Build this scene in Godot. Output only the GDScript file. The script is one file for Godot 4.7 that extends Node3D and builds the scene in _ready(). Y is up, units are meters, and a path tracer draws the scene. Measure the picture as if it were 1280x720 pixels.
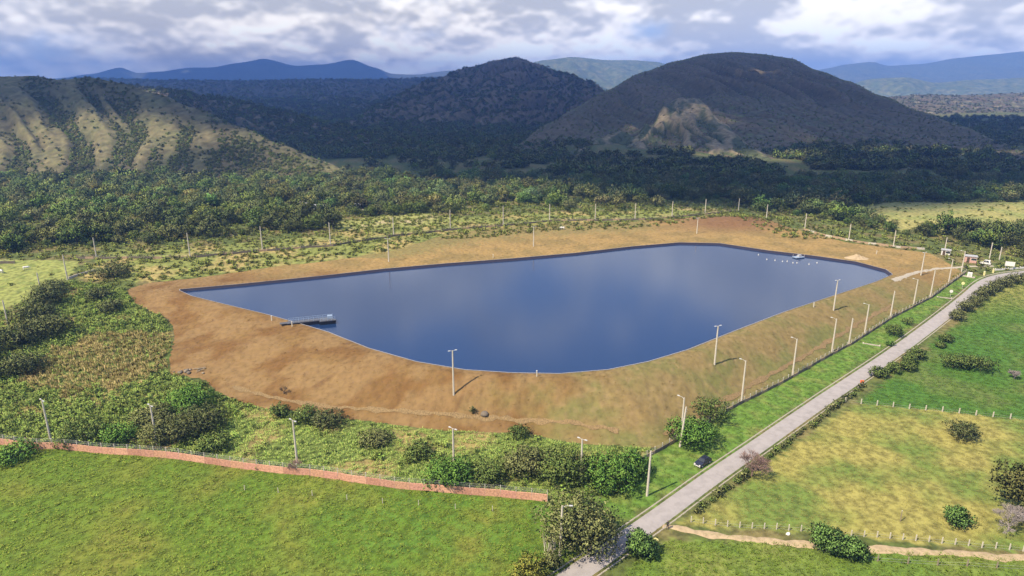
extends Node3D
# An irrigation reservoir in a dry mountain valley. Positions are metres: x to the right, d (= -z) away, y up.

const CX := 15.0
const CD := 215.0
const WATER := 7.3
const CREST: Array = [[-116.0, 221.6], [-97.1, 228.5], [-71.4, 239.1], [-49.5, 249.4], [-25.6, 258.0], [0.0, 265.8], [27.2, 275.5], [53.0, 287.5], [76.1, 295.5], [93.7, 293.8], [110.3, 279.9], [126.6, 269.9], [138.6, 260.6], [144.2, 248.2], [142.9, 241.3], [131.5, 231.6], [107.6, 214.1], [84.9, 197.4], [64.6, 180.9], [47.1, 166.2], [34.8, 158.0], [23.8, 152.9], [11.8, 150.5], [0.0, 151.0], [-11.9, 152.9], [-24.5, 158.0], [-38.7, 167.3], [-52.7, 179.6], [-64.5, 187.8], [-76.9, 195.9], [-93.3, 205.5], [-107.6, 214.1]]
const TOE: Array = [[-136.7, 226.0], [-125.3, 211.8], [-113.3, 204.2], [-106.3, 197.0], [-101.8, 188.5], [-96.5, 174.4], [-91.9, 165.0], [-87.1, 164.1], [-81.2, 162.4], [-76.3, 156.3], [-68.3, 150.6], [-60.3, 147.4], [-50.0, 145.1], [-39.4, 142.4], [-28.4, 139.4], [-16.0, 137.2], [-5.1, 136.1], [4.7, 135.0], [12.5, 131.4], [21.0, 130.0], [28.7, 129.0], [31.5, 128.3], [40.1, 136.1], [56.1, 150.1], [75.5, 165.9], [93.2, 181.2], [101.6, 187.5], [125.7, 209.0], [149.5, 227.4], [167.5, 244.0], [178.5, 254.0], [179.3, 268.6], [179.0, 279.3], [168.1, 284.7], [151.6, 294.4], [140.2, 313.8], [133.3, 337.3], [124.5, 360.6], [104.3, 355.5], [84.0, 346.0], [63.5, 339.4], [42.7, 337.3], [19.2, 335.2], [-4.4, 325.0], [-29.3, 311.7], [-47.9, 278.1], [-71.2, 262.0], [-96.5, 250.9], [-118.7, 238.2], [-131.2, 233.5]]
const ROAD: Array = [[-30.0, 53.0], [-7.0, 74.3], [9.6, 89.3], [16.6, 95.6], [27.0, 105.2], [39.0, 116.6], [54.0, 130.3], [79.0, 153.2], [96.5, 168.7], [111.7, 182.0], [144.5, 211.5], [165.0, 230.4], [175.5, 240.4], [183.0, 246.4], [191.5, 251.3], [202.0, 255.0], [220.0, 259.5], [260.0, 267.0], [330.0, 285.0]]
const TRACK: Array = [[27.0, 102.3], [30.5, 101.0], [33.7, 99.9], [44.2, 97.9], [53.3, 96.6], [62.3, 95.6], [75.1, 94.3], [85.1, 93.4], [100.0, 92.0], [140.0, 88.0]]
const WALL: Array = [[-135.0, 134.0], [-112.5, 130.6], [-102.2, 128.3], [-98.1, 128.7], [-89.3, 127.0], [-74.6, 125.1], [-56.2, 121.3], [-38.6, 117.5], [-21.9, 113.9], [-12.4, 112.5], [0.0, 110.7], [8.6, 109.4]]

var rc := PackedFloat32Array()
var rt := PackedFloat32Array()
var n1 := FastNoiseLite.new()
var n2 := FastNoiseLite.new()
var n3 := FastNoiseLite.new()
var rng := RandomNumberGenerator.new()
var road_pts := PackedVector2Array()
var field_front := PackedVector2Array()
var field_near := PackedVector2Array()
var field_far := PackedVector2Array()
var field_low := PackedVector2Array()
var pasture := PackedVector2Array()
var meadow := PackedVector2Array()
var glade := PackedVector2Array()
var scrub := PackedVector2Array()
var verge := PackedVector2Array()
var strip_far := PackedVector2Array()
var M := {}
var taken := {}
var hill_list: Array = []

# ---------------------------------------------------------------- ground shape
func ss(a: float, b: float, v: float) -> float:
	var t := clampf((v - a) / (b - a), 0.0, 1.0)
	return t * t * (3.0 - 2.0 * t)

func lay(x: float, d: float) -> float:   # the natural lie of the land
	return 9.0 * ss(140.0, 300.0, d - 0.15 * x) - 6.0 * ss(345.0, 520.0, d)

func polar(pts: Array) -> PackedFloat32Array:
	var out := PackedFloat32Array()
	for i in 720:
		var a := i * TAU / 720.0
		var ux := cos(a)
		var ud := sin(a)
		var best := 0.0
		for k in pts.size():
			var p: Array = pts[k]
			var q: Array = pts[(k + 1) % pts.size()]
			var x1: float = p[0] - CX
			var d1: float = p[1] - CD
			var ex: float = q[0] - CX - x1
			var ed: float = q[1] - CD - d1
			var den := ux * ed - ud * ex
			if absf(den) < 1e-9: continue
			var t := (x1 * ed - d1 * ex) / den
			var s := (x1 * ud - d1 * ux) / den
			if t > 0.0 and s >= -1e-6 and s <= 1.000001: best = maxf(best, t)
		out.append(best)
	return out

func look(tab: PackedFloat32Array, a: float) -> float:
	var f := fposmod(a / TAU * 720.0, 720.0)
	var i := int(f)
	return lerpf(tab[i % 720], tab[(i + 1) % 720], f - i)

func bank(x: float, d: float, a: float, r: float, c: float, t0: float) -> float:
	var w := minf(2.5, 0.25 * (t0 - c))
	var gt := lay(CX + t0 * cos(a), CD + t0 * sin(a))
	var t := clampf((r - c - w) / (t0 - c - w), 0.0, 1.0)
	var s := t * t * (3.0 - 2.0 * t) * 0.5 + t * 0.5
	var y := lerpf(8.0, gt, s)
	y += 2.5 * exp(-pow((x - 115.0) / 20.0, 2.0) - pow((d - 338.0) / 12.0, 2.0))
	var rough := sin(t * PI)
	y -= rough * 0.22 * maxf(0.0, n2.get_noise_2d(a * 2600.0, r * 2.5))   # rills washed down the slope
	y += rough * (0.30 * n1.get_noise_2d(x * 6.0, d * 6.0) + 0.22 * n2.get_noise_2d(x * 22.0, d * 22.0))
	return y

func road_dist(x: float, d: float) -> float:
	if d > 300.0 or absf(x * 0.905 - d + 81.0) > 60.0 and x < 170.0: return 99.0
	var best := 9999.0
	var p := Vector2(x, d)
	for i in road_pts.size() - 1:
		var q := Geometry2D.get_closest_point_to_segment(p, road_pts[i], road_pts[i + 1])
		best = minf(best, p.distance_squared_to(q))
	return sqrt(best)

func bare(x: float, d: float) -> float:   # the ground sheet, without the embankment
	var y := lay(x, d)
	var k := 1.0
	if d < 300.0:
		var rd := road_dist(x, d)
		k = clampf((rd - 4.0) / 8.0, 0.12, 1.0)
		y -= 0.16 * (1.0 - ss(2.7, 3.9, rd))
	y += k * (0.35 * n1.get_noise_2d(x * 2.5, d * 2.5) + 0.12 * n2.get_noise_2d(x * 14.0, d * 14.0))
	if d > 380.0:
		y += ss(380.0, 700.0, d) * 6.0 * n1.get_noise_2d(x * 0.35, d * 0.35)
	return y

func surf(x: float, d: float) -> float:   # what one stands on
	if x > -140.0 and x < 182.0 and d > 126.0 and d < 364.0:
		var a := atan2(d - CD, x - CX)
		var r := sqrt((x - CX) * (x - CX) + (d - CD) * (d - CD))
		var t0 := look(rt, a)
		if r < t0:
			var c := look(rc, a)
			if r < c: return maxf(WATER, 8.0 - (c - r) * 0.5)
			return maxf(bank(x, d, a, r, c, t0), bare(x, d) if r > t0 - 1.0 else -99.0)
	return bare(x, d)

func on_bank(x: float, d: float) -> float:   # > 0 inside the embankment's outline (metres from its toe)
	if x < -140.0 or x > 182.0 or d < 126.0 or d > 364.0: return -99.0
	var a := atan2(d - CD, x - CX)
	return look(rt, a) - sqrt((x - CX) * (x - CX) + (d - CD) * (d - CD))

func off_crest(x: float, d: float) -> float:
	var a := atan2(d - CD, x - CX)
	return sqrt((x - CX) * (x - CX) + (d - CD) * (d - CD)) - look(rc, a)

func V(x: float, y: float, d: float) -> Vector3:
	return Vector3(x, y, -d)

func pv(a: Array) -> PackedVector2Array:
	var o := PackedVector2Array()
	for p in a: o.append(Vector2(p[0], p[1]))
	return o

func inside(x: float, d: float, poly: PackedVector2Array) -> bool:
	return Geometry2D.is_point_in_polygon(Vector2(x, d), poly)

# ---------------------------------------------------------------- materials and nodes
func noise_tex(seed_: int, freq: float, lo: float, hi: float, size: int = 512, octaves: int = 5, tint: Color = Color.WHITE) -> ImageTexture:
	var n := FastNoiseLite.new()
	n.seed = seed_
	n.frequency = freq
	n.noise_type = FastNoiseLite.TYPE_SIMPLEX_SMOOTH
	n.fractal_octaves = octaves
	n.fractal_gain = 0.6
	var im := n.get_seamless_image(size, size)
	im.convert(Image.FORMAT_L8)
	var src := im.get_data()
	var out := PackedByteArray()
	out.resize(size * size * 3)
	for i in size * size:
		var v := lerpf(lo, hi, src[i] / 255.0) * 255.0
		out[i * 3] = int(clampf(v * tint.r, 0, 255))
		out[i * 3 + 1] = int(clampf(v * tint.g, 0, 255))
		out[i * 3 + 2] = int(clampf(v * tint.b, 0, 255))
	return ImageTexture.create_from_image(Image.create_from_data(size, size, false, Image.FORMAT_RGB8, out))

func lin(r: float, g: float, b: float) -> Color:
	return Color(r, g, b).linear_to_srgb()

func mat(key: String, c: Color, rough: float = 0.9, tex: Texture2D = null, scale_: float = 0.1, vc: bool = false, metal: float = 0.0) -> StandardMaterial3D:
	var m := StandardMaterial3D.new()
	m.resource_name = key
	m.albedo_color = c
	m.roughness = rough
	m.metallic = metal
	m.metallic_specular = 0.3
	m.vertex_color_use_as_albedo = vc
	if tex:
		m.albedo_texture = tex
		m.uv1_triplanar = true
		m.uv1_world_triplanar = true
		m.uv1_scale = Vector3(scale_, scale_, scale_)
	M[key] = m
	return m

func nth(n: int) -> String:   # 1 -> first, 23 -> twenty-third
	var ones: Array = ["", "first", "second", "third", "fourth", "fifth", "sixth", "seventh", "eighth", "ninth", "tenth", "eleventh", "twelfth", "thirteenth", "fourteenth", "fifteenth", "sixteenth", "seventeenth", "eighteenth", "nineteenth"]
	if n < 20: return ones[n]
	if n % 10 == 0: return ["twentieth", "thirtieth", "fortieth", "fiftieth"][n / 10 - 2]
	return ["twenty-", "thirty-", "forty-", "fifty-"][n / 10 - 2] + ones[n % 10]

func numbered(called: String) -> String:
	var k: int = taken.get(called, 0)
	taken[called] = k + 1
	return called if k == 0 else "%s_%03d" % [called, k]

func tag(o: Node3D, label: String, category: String, group: String = "", kind: String = "") -> void:
	o.set_meta("label", label)
	if category: o.set_meta("category", category)
	if group: o.set_meta("group", group)
	if kind: o.set_meta("kind", kind)

func thing(called: String, label: String, category: String, at: Vector3, turn: float = 0.0, group: String = "") -> Node3D:
	var o := Node3D.new()
	o.name = numbered(called)
	add_child(o)
	o.position = at
	o.rotation.y = turn
	tag(o, label, category, group)
	return o

func part(called: String, mesh: Mesh, m: Material, parent: Node3D, at: Vector3 = Vector3.ZERO) -> MeshInstance3D:
	var o := MeshInstance3D.new()
	o.name = called
	o.mesh = mesh
	if m: o.material_override = m
	parent.add_child(o, true)
	o.position = at
	return o

func top(called: String, mesh: Mesh, m: Material) -> MeshInstance3D:
	var o := MeshInstance3D.new()
	o.name = numbered(called)
	o.mesh = mesh
	if m: o.material_override = m
	add_child(o)
	return o

func structure(called: String, mesh: Mesh, m: Material, label: String = "") -> MeshInstance3D:
	var o := top(called, mesh, m)
	o.set_meta("kind", "structure")
	if label: o.set_meta("label", label)
	return o

func grid(nx: int, ny: int, v: PackedVector3Array, c: PackedColorArray, wrap: bool = false) -> ArrayMesh:
	var nrm := PackedVector3Array()
	nrm.resize(v.size())
	for j in ny:
		for i in nx:
			var il := i - 1
			var ir := i + 1
			if wrap:
				il = (i - 1 + nx) % nx
				ir = (i + 1) % nx
			else:
				il = maxi(il, 0)
				ir = mini(ir, nx - 1)
			var a := v[j * nx + ir] - v[j * nx + il]
			var b := v[mini(j + 1, ny - 1) * nx + i] - v[maxi(j - 1, 0) * nx + i]
			var n := a.cross(b)
			if n.y < 0: n = -n
			nrm[j * nx + i] = n.normalized() if n.length_squared() > 1e-12 else Vector3.UP
	var idx := PackedInt32Array()
	var w := nx if wrap else nx - 1
	idx.resize(w * (ny - 1) * 6)
	var k := 0
	for j in ny - 1:
		for i in w:
			var i2 := (i + 1) % nx
			idx[k] = j * nx + i
			idx[k + 1] = (j + 1) * nx + i
			idx[k + 2] = j * nx + i2
			idx[k + 3] = j * nx + i2
			idx[k + 4] = (j + 1) * nx + i
			idx[k + 5] = (j + 1) * nx + i2
			k += 6
	var down := 0
	for t in range(0, idx.size() - 2, maxi(3, idx.size() / 300 * 3)):
		down += 1 if (v[idx[t + 1]] - v[idx[t]]).cross(v[idx[t + 2]] - v[idx[t]]).y > 0.0 else -1
	if down > 0:
		for t in range(0, idx.size(), 3):
			var q := idx[t + 1]
			idx[t + 1] = idx[t + 2]
			idx[t + 2] = q
	var arr := []
	arr.resize(Mesh.ARRAY_MAX)
	arr[Mesh.ARRAY_VERTEX] = v
	arr[Mesh.ARRAY_NORMAL] = nrm
	if c.size(): arr[Mesh.ARRAY_COLOR] = c
	arr[Mesh.ARRAY_INDEX] = idx
	var m := ArrayMesh.new()
	m.add_surface_from_arrays(Mesh.PRIMITIVE_TRIANGLES, arr)
	return m

# shapes on a SurfaceTool
func st() -> SurfaceTool:
	var s := SurfaceTool.new()
	s.begin(Mesh.PRIMITIVE_TRIANGLES)
	s.set_smooth_group(-1)
	return s

func quad(s: SurfaceTool, a: Vector3, b: Vector3, c: Vector3, d: Vector3) -> void:
	for p in [a, c, b, a, d, c]: s.add_vertex(p)

func box(s: SurfaceTool, c: Vector3, size: Vector3, basis: Basis = Basis.IDENTITY, taper: float = 1.0) -> void:
	var h := size * 0.5
	var p: Array[Vector3] = []
	for y in [-1.0, 1.0]:
		var k := taper if y > 0 else 1.0
		for q in [[-1, -1], [1, -1], [1, 1], [-1, 1]]:
			p.append(c + basis * Vector3(h.x * q[0] * k, h.y * y, h.z * q[1] * k))
	quad(s, p[0], p[1], p[2], p[3])
	quad(s, p[7], p[6], p[5], p[4])
	for i in 4:
		var j := (i + 1) % 4
		quad(s, p[i], p[i + 4], p[j + 4], p[j])

func tube(s: SurfaceTool, a: Vector3, b: Vector3, r0: float, r1: float, n: int = 8, caps: bool = true) -> void:
	var dir := (b - a).normalized()
	var u := dir.cross(Vector3.RIGHT if absf(dir.x) < 0.8 else Vector3.UP).normalized()
	var w := dir.cross(u)
	for i in n:
		var t0 := i * TAU / n
		var t1 := (i + 1) * TAU / n
		var e0 := u * cos(t0) + w * sin(t0)
		var e1 := u * cos(t1) + w * sin(t1)
		quad(s, a + e0 * r0, b + e0 * r1, b + e1 * r1, a + e1 * r0)
		if caps:
			for p in [b, b + e1 * r1, b + e0 * r1, a, a + e0 * r0, a + e1 * r0]: s.add_vertex(p)

func done(s: SurfaceTool) -> ArrayMesh:
	s.generate_normals()
	return s.commit()

func prism(s: SurfaceTool, outline: Array, w: float, c: Vector3 = Vector3.ZERO) -> void:   # a side outline (x, y) given depth w along z
	var poly := pv(outline)
	var tri := Geometry2D.triangulate_polygon(poly)
	for i in range(0, tri.size(), 3):
		for side in [-1.0, 1.0]:
			for k in 3:
				var p := poly[tri[i + (k if side > 0 else 2 - k)]]
				s.add_vertex(c + Vector3(p.x, p.y, side * w * 0.5))
	for i in poly.size():
		var p := poly[i]
		var q := poly[(i + 1) % poly.size()]
		quad(s, c + Vector3(p.x, p.y, -w * 0.5), c + Vector3(q.x, q.y, -w * 0.5), c + Vector3(q.x, q.y, w * 0.5), c + Vector3(p.x, p.y, w * 0.5))

# a strip laid over the ground along a line: road, track, path
func strip(pts: PackedVector2Array, half: float, lift: float, cols: int, crown: float, step: float, wobble: float = 0.0, skirt: bool = true) -> ArrayMesh:
	var cv := Curve2D.new()
	for i in pts.size():
		var t := (pts[mini(i + 1, pts.size() - 1)] - pts[maxi(i - 1, 0)]) / 6.0
		cv.add_point(pts[i], -t, t)
	cv.bake_interval = 0.5
	var n := int(cv.get_baked_length() / step) + 1
	var v := PackedVector3Array()
	for j in n:
		var s := minf(j * step, cv.get_baked_length())
		var p := cv.sample_baked(s)
		var q := cv.sample_baked(minf(s + 1.0, cv.get_baked_length())) - cv.sample_baked(maxf(s - 1.0, 0.0))
		var side := Vector2(q.y, -q.x).normalized()
		for i in cols:
			var u := i / (cols - 1.0) * 2.0 - 1.0
			var hw := half + wobble * n2.get_noise_2d(s * 9.0, 50.0 * signf(u) + half * 100.0)
			var e := p + side * u * hw
			var y := surf(e.x, e.y) + lift
			if crown >= 0.0:
				y = surf(p.x, p.y) * 0.5 + surf(e.x, e.y) * 0.5 + lift + crown * (1.0 - u * u)
			if skirt and (i == 0 or i == cols - 1):
				y -= 0.35
				e += side * u * 0.15
			v.append(V(e.x, y, e.y))
	return grid(cols, n, v, PackedColorArray())

# ---------------------------------------------------------------- plants
func add_quad_leaf(v: PackedVector3Array, nn: PackedVector3Array, cc: PackedColorArray, p: Vector3, n: Vector3, out: Vector3, s: float, c: Color) -> void:
	var u := n.cross(Vector3(0.31, 0.9, 0.29)).normalized()
	var w := n.cross(u)
	var spin := rng.randf() * TAU
	var a := (u * cos(spin) + w * sin(spin)) * s
	var b := (w * cos(spin) - u * sin(spin)) * s * 0.75
	var q: Array[Vector3] = [p - a, p + b - a * 0.1, p + a, p - b - a * 0.1]
	for k in [0, 1, 2, 0, 2, 3]:
		v.append(q[k])
		nn.append(out)
		cc.append(c)

func soup(v: PackedVector3Array, nn: PackedVector3Array, cc: PackedColorArray) -> ArrayMesh:
	var arr := []
	arr.resize(Mesh.ARRAY_MAX)
	arr[Mesh.ARRAY_VERTEX] = v
	arr[Mesh.ARRAY_NORMAL] = nn
	arr[Mesh.ARRAY_COLOR] = cc
	var m := ArrayMesh.new()
	m.add_surface_from_arrays(Mesh.PRIMITIVE_TRIANGLES, arr)
	return m

# lobes: [centre, radii]; leaves spread through the outer part of each lobe, tones drawn at random per leaf and per sprig
func crown(lobes: Array, count: int, size: float, tones: Array, ragged: float = 0.25, shell: float = 0.55) -> ArrayMesh:
	var v := PackedVector3Array()
	var nn := PackedVector3Array()
	var cc := PackedColorArray()
	var total := 0.0
	for l in lobes: total += l[1].x * l[1].z + l[1].y * l[1].x
	var mean := Color(0, 0, 0)
	for t: Color in tones: mean += t / tones.size()
	for l in lobes:
		var c: Vector3 = l[0]
		var r: Vector3 = l[1]
		var n := int(count * (r.x * r.z + r.y * r.x) / total)
		var sprigs := maxi(1, n / 9)
		for s in sprigs:
			var dir := Vector3(rng.randfn(), rng.randfn() * 0.9 + 0.15, rng.randfn()).normalized()
			var rad := lerpf(shell, 1.0 + ragged * rng.randf(), sqrt(rng.randf()))
			var p := c + dir * r * rad
			var tone: Color = mean.lerp(tones[rng.randi() % tones.size()], 0.55)
			var k := rng.randf_range(0.86, 1.14)
			for j in 9:
				var o := Vector3(rng.randfn(), rng.randfn(), rng.randfn()) * size * 1.15
				var out := (dir + (o.normalized() * 0.4) + Vector3(0, 0.2, 0)).normalized()
				var face := Vector3(rng.randfn(), rng.randfn() + 0.6, rng.randfn()).normalized()
				var g := k * rng.randf_range(0.85, 1.15)
				add_quad_leaf(v, nn, cc, p + o, face, out, size * rng.randf_range(0.7, 1.3), Color(tone.r * g, tone.g * g, tone.b * g))
	return soup(v, nn, cc)

func lobed(w: float, h: float, base: float, k: int, spread: float = 0.62, flat: float = 0.8) -> Array:
	var out := []
	out.append([Vector3(0, base + (h - base) * 0.55, 0), Vector3(w * 0.3, (h - base) * 0.42, w * 0.3)])
	for i in k:
		var a := i * TAU / k + rng.randf_range(-0.4, 0.4)
		var q := rng.randf_range(0.45, 1.0) * spread
		var r := w * rng.randf_range(0.17, 0.27)
		var y := base + r * 0.55 + (h - base - r * 1.2) * rng.randf_range(0.1, 0.95) * (1.0 - 0.35 * q)
		out.append([Vector3(cos(a) * q * w * 0.5, y, sin(a) * q * w * 0.5), Vector3(r, r * flat, r)])
	return out

func trunk(h: float, r: float, lobes: Array, reach: int) -> ArrayMesh:
	var s := st()
	var bend := Vector3(rng.randf_range(-0.1, 0.1) * h, h, rng.randf_range(-0.1, 0.1) * h)
	tube(s, Vector3(0, -0.3, 0), bend * 0.5 + Vector3(0.04 * h, 0, 0), r * 1.25, r * 0.9, 7)
	tube(s, bend * 0.5 + Vector3(0.04 * h, 0, 0), bend, r * 0.9, r * 0.7, 7)
	for i in mini(reach, lobes.size()):
		var e: Vector3 = lobes[i][0]
		var m := bend.lerp(e, 0.5) + Vector3(rng.randf_range(-0.2, 0.2), 0.15, rng.randf_range(-0.2, 0.2))
		tube(s, bend * 0.9, m, r * 0.6, r * 0.38, 5)
		tube(s, m, e, r * 0.38, r * 0.12, 5)
	return done(s)

func branch(s: SurfaceTool, a: Vector3, dir: Vector3, len_: float, r: float, depth: int) -> void:
	var b := a + dir * len_
	tube(s, a, b, maxf(r, 0.016), maxf(r * 0.62, 0.012), 5 if depth > 2 else 3, false)
	if depth == 0: return
	for i in (4 if depth > 2 else 5):
		var nd := (dir + Vector3(rng.randfn(), rng.randfn() * 0.6 + 0.15, rng.randfn()) * 0.55).normalized()
		branch(s, a.lerp(b, rng.randf_range(0.55, 1.0)), nd, len_ * rng.randf_range(0.6, 0.8), r * 0.55, depth - 1)

func tuft(blades: int, h: float, spread: float, w: float, lean: float, tones: Array) -> ArrayMesh:
	var v := PackedVector3Array()
	var nn := PackedVector3Array()
	var cc := PackedColorArray()
	for i in blades:
		var a := rng.randf() * TAU
		var out := Vector3(cos(a), 0, sin(a))
		var side := Vector3(-out.z, 0, out.x) * w * rng.randf_range(0.6, 1.3)
		var p := out * spread * sqrt(rng.randf())
		p.y = -0.06
		var hh := h * rng.randf_range(0.55, 1.15)
		var l := lean * rng.randf_range(0.2, 1.2)
		var m := p + out * hh * l * 0.35 + Vector3(0, hh * 0.6, 0)
		var t := p + out * hh * l + Vector3(0, hh * (1.0 - 0.3 * l), 0)
		var tone: Color = tones[rng.randi() % tones.size()]
		var g := rng.randf_range(0.8, 1.2)
		var c := Color(tone.r * g, tone.g * g, tone.b * g)
		var n := (Vector3.UP + out * 0.5).normalized()
		for q in [p - side, m - side * 0.8, p + side, p + side, m - side * 0.8, m + side * 0.8, m - side * 0.8, t, m + side * 0.8]:
			v.append(q)
			nn.append(n)
			cc.append(c)
	return soup(v, nn, cc)

func scatter(called: String, mesh: Mesh, m: Material, xf: Array, cols: Array, label: String, category: String) -> MultiMeshInstance3D:
	var mm := MultiMesh.new()
	mm.transform_format = MultiMesh.TRANSFORM_3D
	mm.use_colors = true
	mm.mesh = mesh
	mm.instance_count = xf.size()
	for i in xf.size():
		mm.set_instance_transform(i, xf[i])
		mm.set_instance_color(i, cols[i])
	var o := MultiMeshInstance3D.new()
	o.name = numbered(called)
	o.multimesh = mm
	o.material_override = m
	add_child(o)
	tag(o, label, category, "", "stuff")
	return o

func xform(x: float, d: float, s: float, sy: float = 1.0, sink: float = 0.0) -> Transform3D:
	var b := Basis(Vector3.UP, rng.randf() * TAU).scaled(Vector3(s, s * sy, s))
	return Transform3D(b, V(x, surf(x, d) - sink, d))


# ---------------------------------------------------------------- the scene
func _ready() -> void:
	rng.seed = 7
	var cam := Camera3D.new()
	cam.name = "camera"
	add_child(cam)
	cam.position = Vector3(0, 75, 0)
	cam.rotation = Vector3(-atan(250.0 / 834.0), 0, 0)
	cam.fov = rad_to_deg(2.0 * atan(360.0 / 834.0))
	cam.near = 0.5
	cam.far = 30000.0
	cam.current = true
	var env := Environment.new()
	env.background_mode = Environment.BG_SKY
	env.sky = Sky.new()
	env.sky.sky_material = make_sky()
	env.background_energy_multiplier = 0.98
	env.tonemap_mode = Environment.TONE_MAPPER_LINEAR
	env.tonemap_exposure = 2.0
	env.ssao_enabled = true
	env.ssil_enabled = true
	env.sdfgi_enabled = true
	env.fog_enabled = true
	env.fog_density = 0.00015
	env.fog_light_color = Color(0.46, 0.66, 1.0)
	var we := WorldEnvironment.new()
	we.name = "world_environment"
	we.environment = env
	add_child(we)
	var sun := DirectionalLight3D.new()
	sun.name = "sun"
	add_child(sun)
	var el := deg_to_rad(50.0)
	sun.basis = Basis.looking_at(Vector3(0.81 * cos(el), -sin(el), -0.58 * cos(el)))
	sun.light_energy = 1.6
	sun.light_color = Color(1.0, 0.93, 0.82)
	sun.light_angular_distance = 0.5
	sun.shadow_enabled = true
	prepare()
	build_land()
	print("land ", Time.get_ticks_msec())
	build_plants()
	print("plants ", Time.get_ticks_msec())
	build_things()
	print("things ", Time.get_ticks_msec())

func make_sky() -> PanoramaSkyMaterial:
	var w := 4096
	var h := 2048
	var a := FastNoiseLite.new()
	a.seed = 11
	a.noise_type = FastNoiseLite.TYPE_SIMPLEX_SMOOTH
	a.frequency = 1.0
	a.fractal_octaves = 6
	a.fractal_gain = 0.55
	var b: FastNoiseLite = a.duplicate()
	b.seed = 29
	b.fractal_octaves = 5
	var im := Image.create(w, h, false, Image.FORMAT_RGB8)
	im.fill(lin(0.30, 0.34, 0.36))
	# below 26 degrees in full detail, the rest in a quarter of it
	var low_rows := int(26.0 / 180.0 * h)
	for pass_ in 2:
		var step := 1 if pass_ == 0 else 4
		var y0 := 0.0 if pass_ == 0 else 26.0
		var rows := low_rows if pass_ == 0 else (h / 2 - low_rows) / 4
		var cols := w / step
		var data := PackedByteArray()
		data.resize(cols * rows * 3)
		for j in rows:
			var e := deg_to_rad(y0) + (rows - 0.5 - j) * step * PI / h
			var se := sin(e)
			# clouds thin out overhead and are seen more from below than from the side
			var stretch := 2.5 * pow(e + 0.02, 0.8)
			var cover := lerpf(0.46, 0.08, ss(0.14, 0.60, e)) - 0.36 * ss(0.26, 0.42, e) * (1.0 - ss(0.55, 0.9, e))
			var blue := Color(0.29, 0.38, 0.56).lerp(Color(0.09, 0.19, 0.48), pow(se, 0.8))
			var pale := ss(0.20, 0.02, e)   # the sky is palest low down, all round
			for i in cols:
				var t := (i + 0.5) * TAU / cols
				var x := cos(t) * 3.3
				var z := sin(t) * 3.3
				var q := a.get_noise_3d(x, stretch * 2.0, z)
				var r := b.get_noise_3d(x * 1.25, stretch * 2.6 + 7.0, z * 1.25)
				var r2 := b.get_noise_3d(x * 1.25 + 0.03, stretch * 2.6 + 7.06, z * 1.25)
				var k := ss(-0.16, 0.26, q + cover)
				var lit := clampf(0.42 + (r - r2) * 2.2 + r * 0.9 - q * 0.4 + 0.22 * ss(0.07, 0.0, e), 0.0, 1.0)
				lit = lit * lit * (3.0 - 2.0 * lit)
				var cr := lerpf(0.345, 0.74, lit)
				var cg := lerpf(0.365, 0.745, lit)
				var cb := lerpf(0.405, 0.745, lit)
				var o := (j * cols + i) * 3
				data[o] = int(255.0 * pow(minf(1.0, lerpf(blue.r, cr, k) * (1.0 + 0.55 * pale)), 0.4545))
				data[o + 1] = int(255.0 * pow(minf(1.0, lerpf(blue.g, cg, k) * (1.0 + 0.42 * pale)), 0.4545))
				data[o + 2] = int(255.0 * pow(minf(1.0, lerpf(blue.b, cb, k) * (1.0 + 0.22 * pale)), 0.4545))
		var piece := Image.create_from_data(cols, rows, false, Image.FORMAT_RGB8, data)
		if step > 1: piece.resize(w, rows * step, Image.INTERPOLATE_CUBIC)
		im.blit_rect(piece, Rect2i(0, 0, w, rows * step), Vector2i(0, h / 2 - low_rows if pass_ == 0 else h / 2 - low_rows - rows * step))
	var s := PanoramaSkyMaterial.new()
	s.panorama = ImageTexture.create_from_image(im)
	s.energy_multiplier = 1.0
	print("sky ", Time.get_ticks_msec())
	return s

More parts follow.
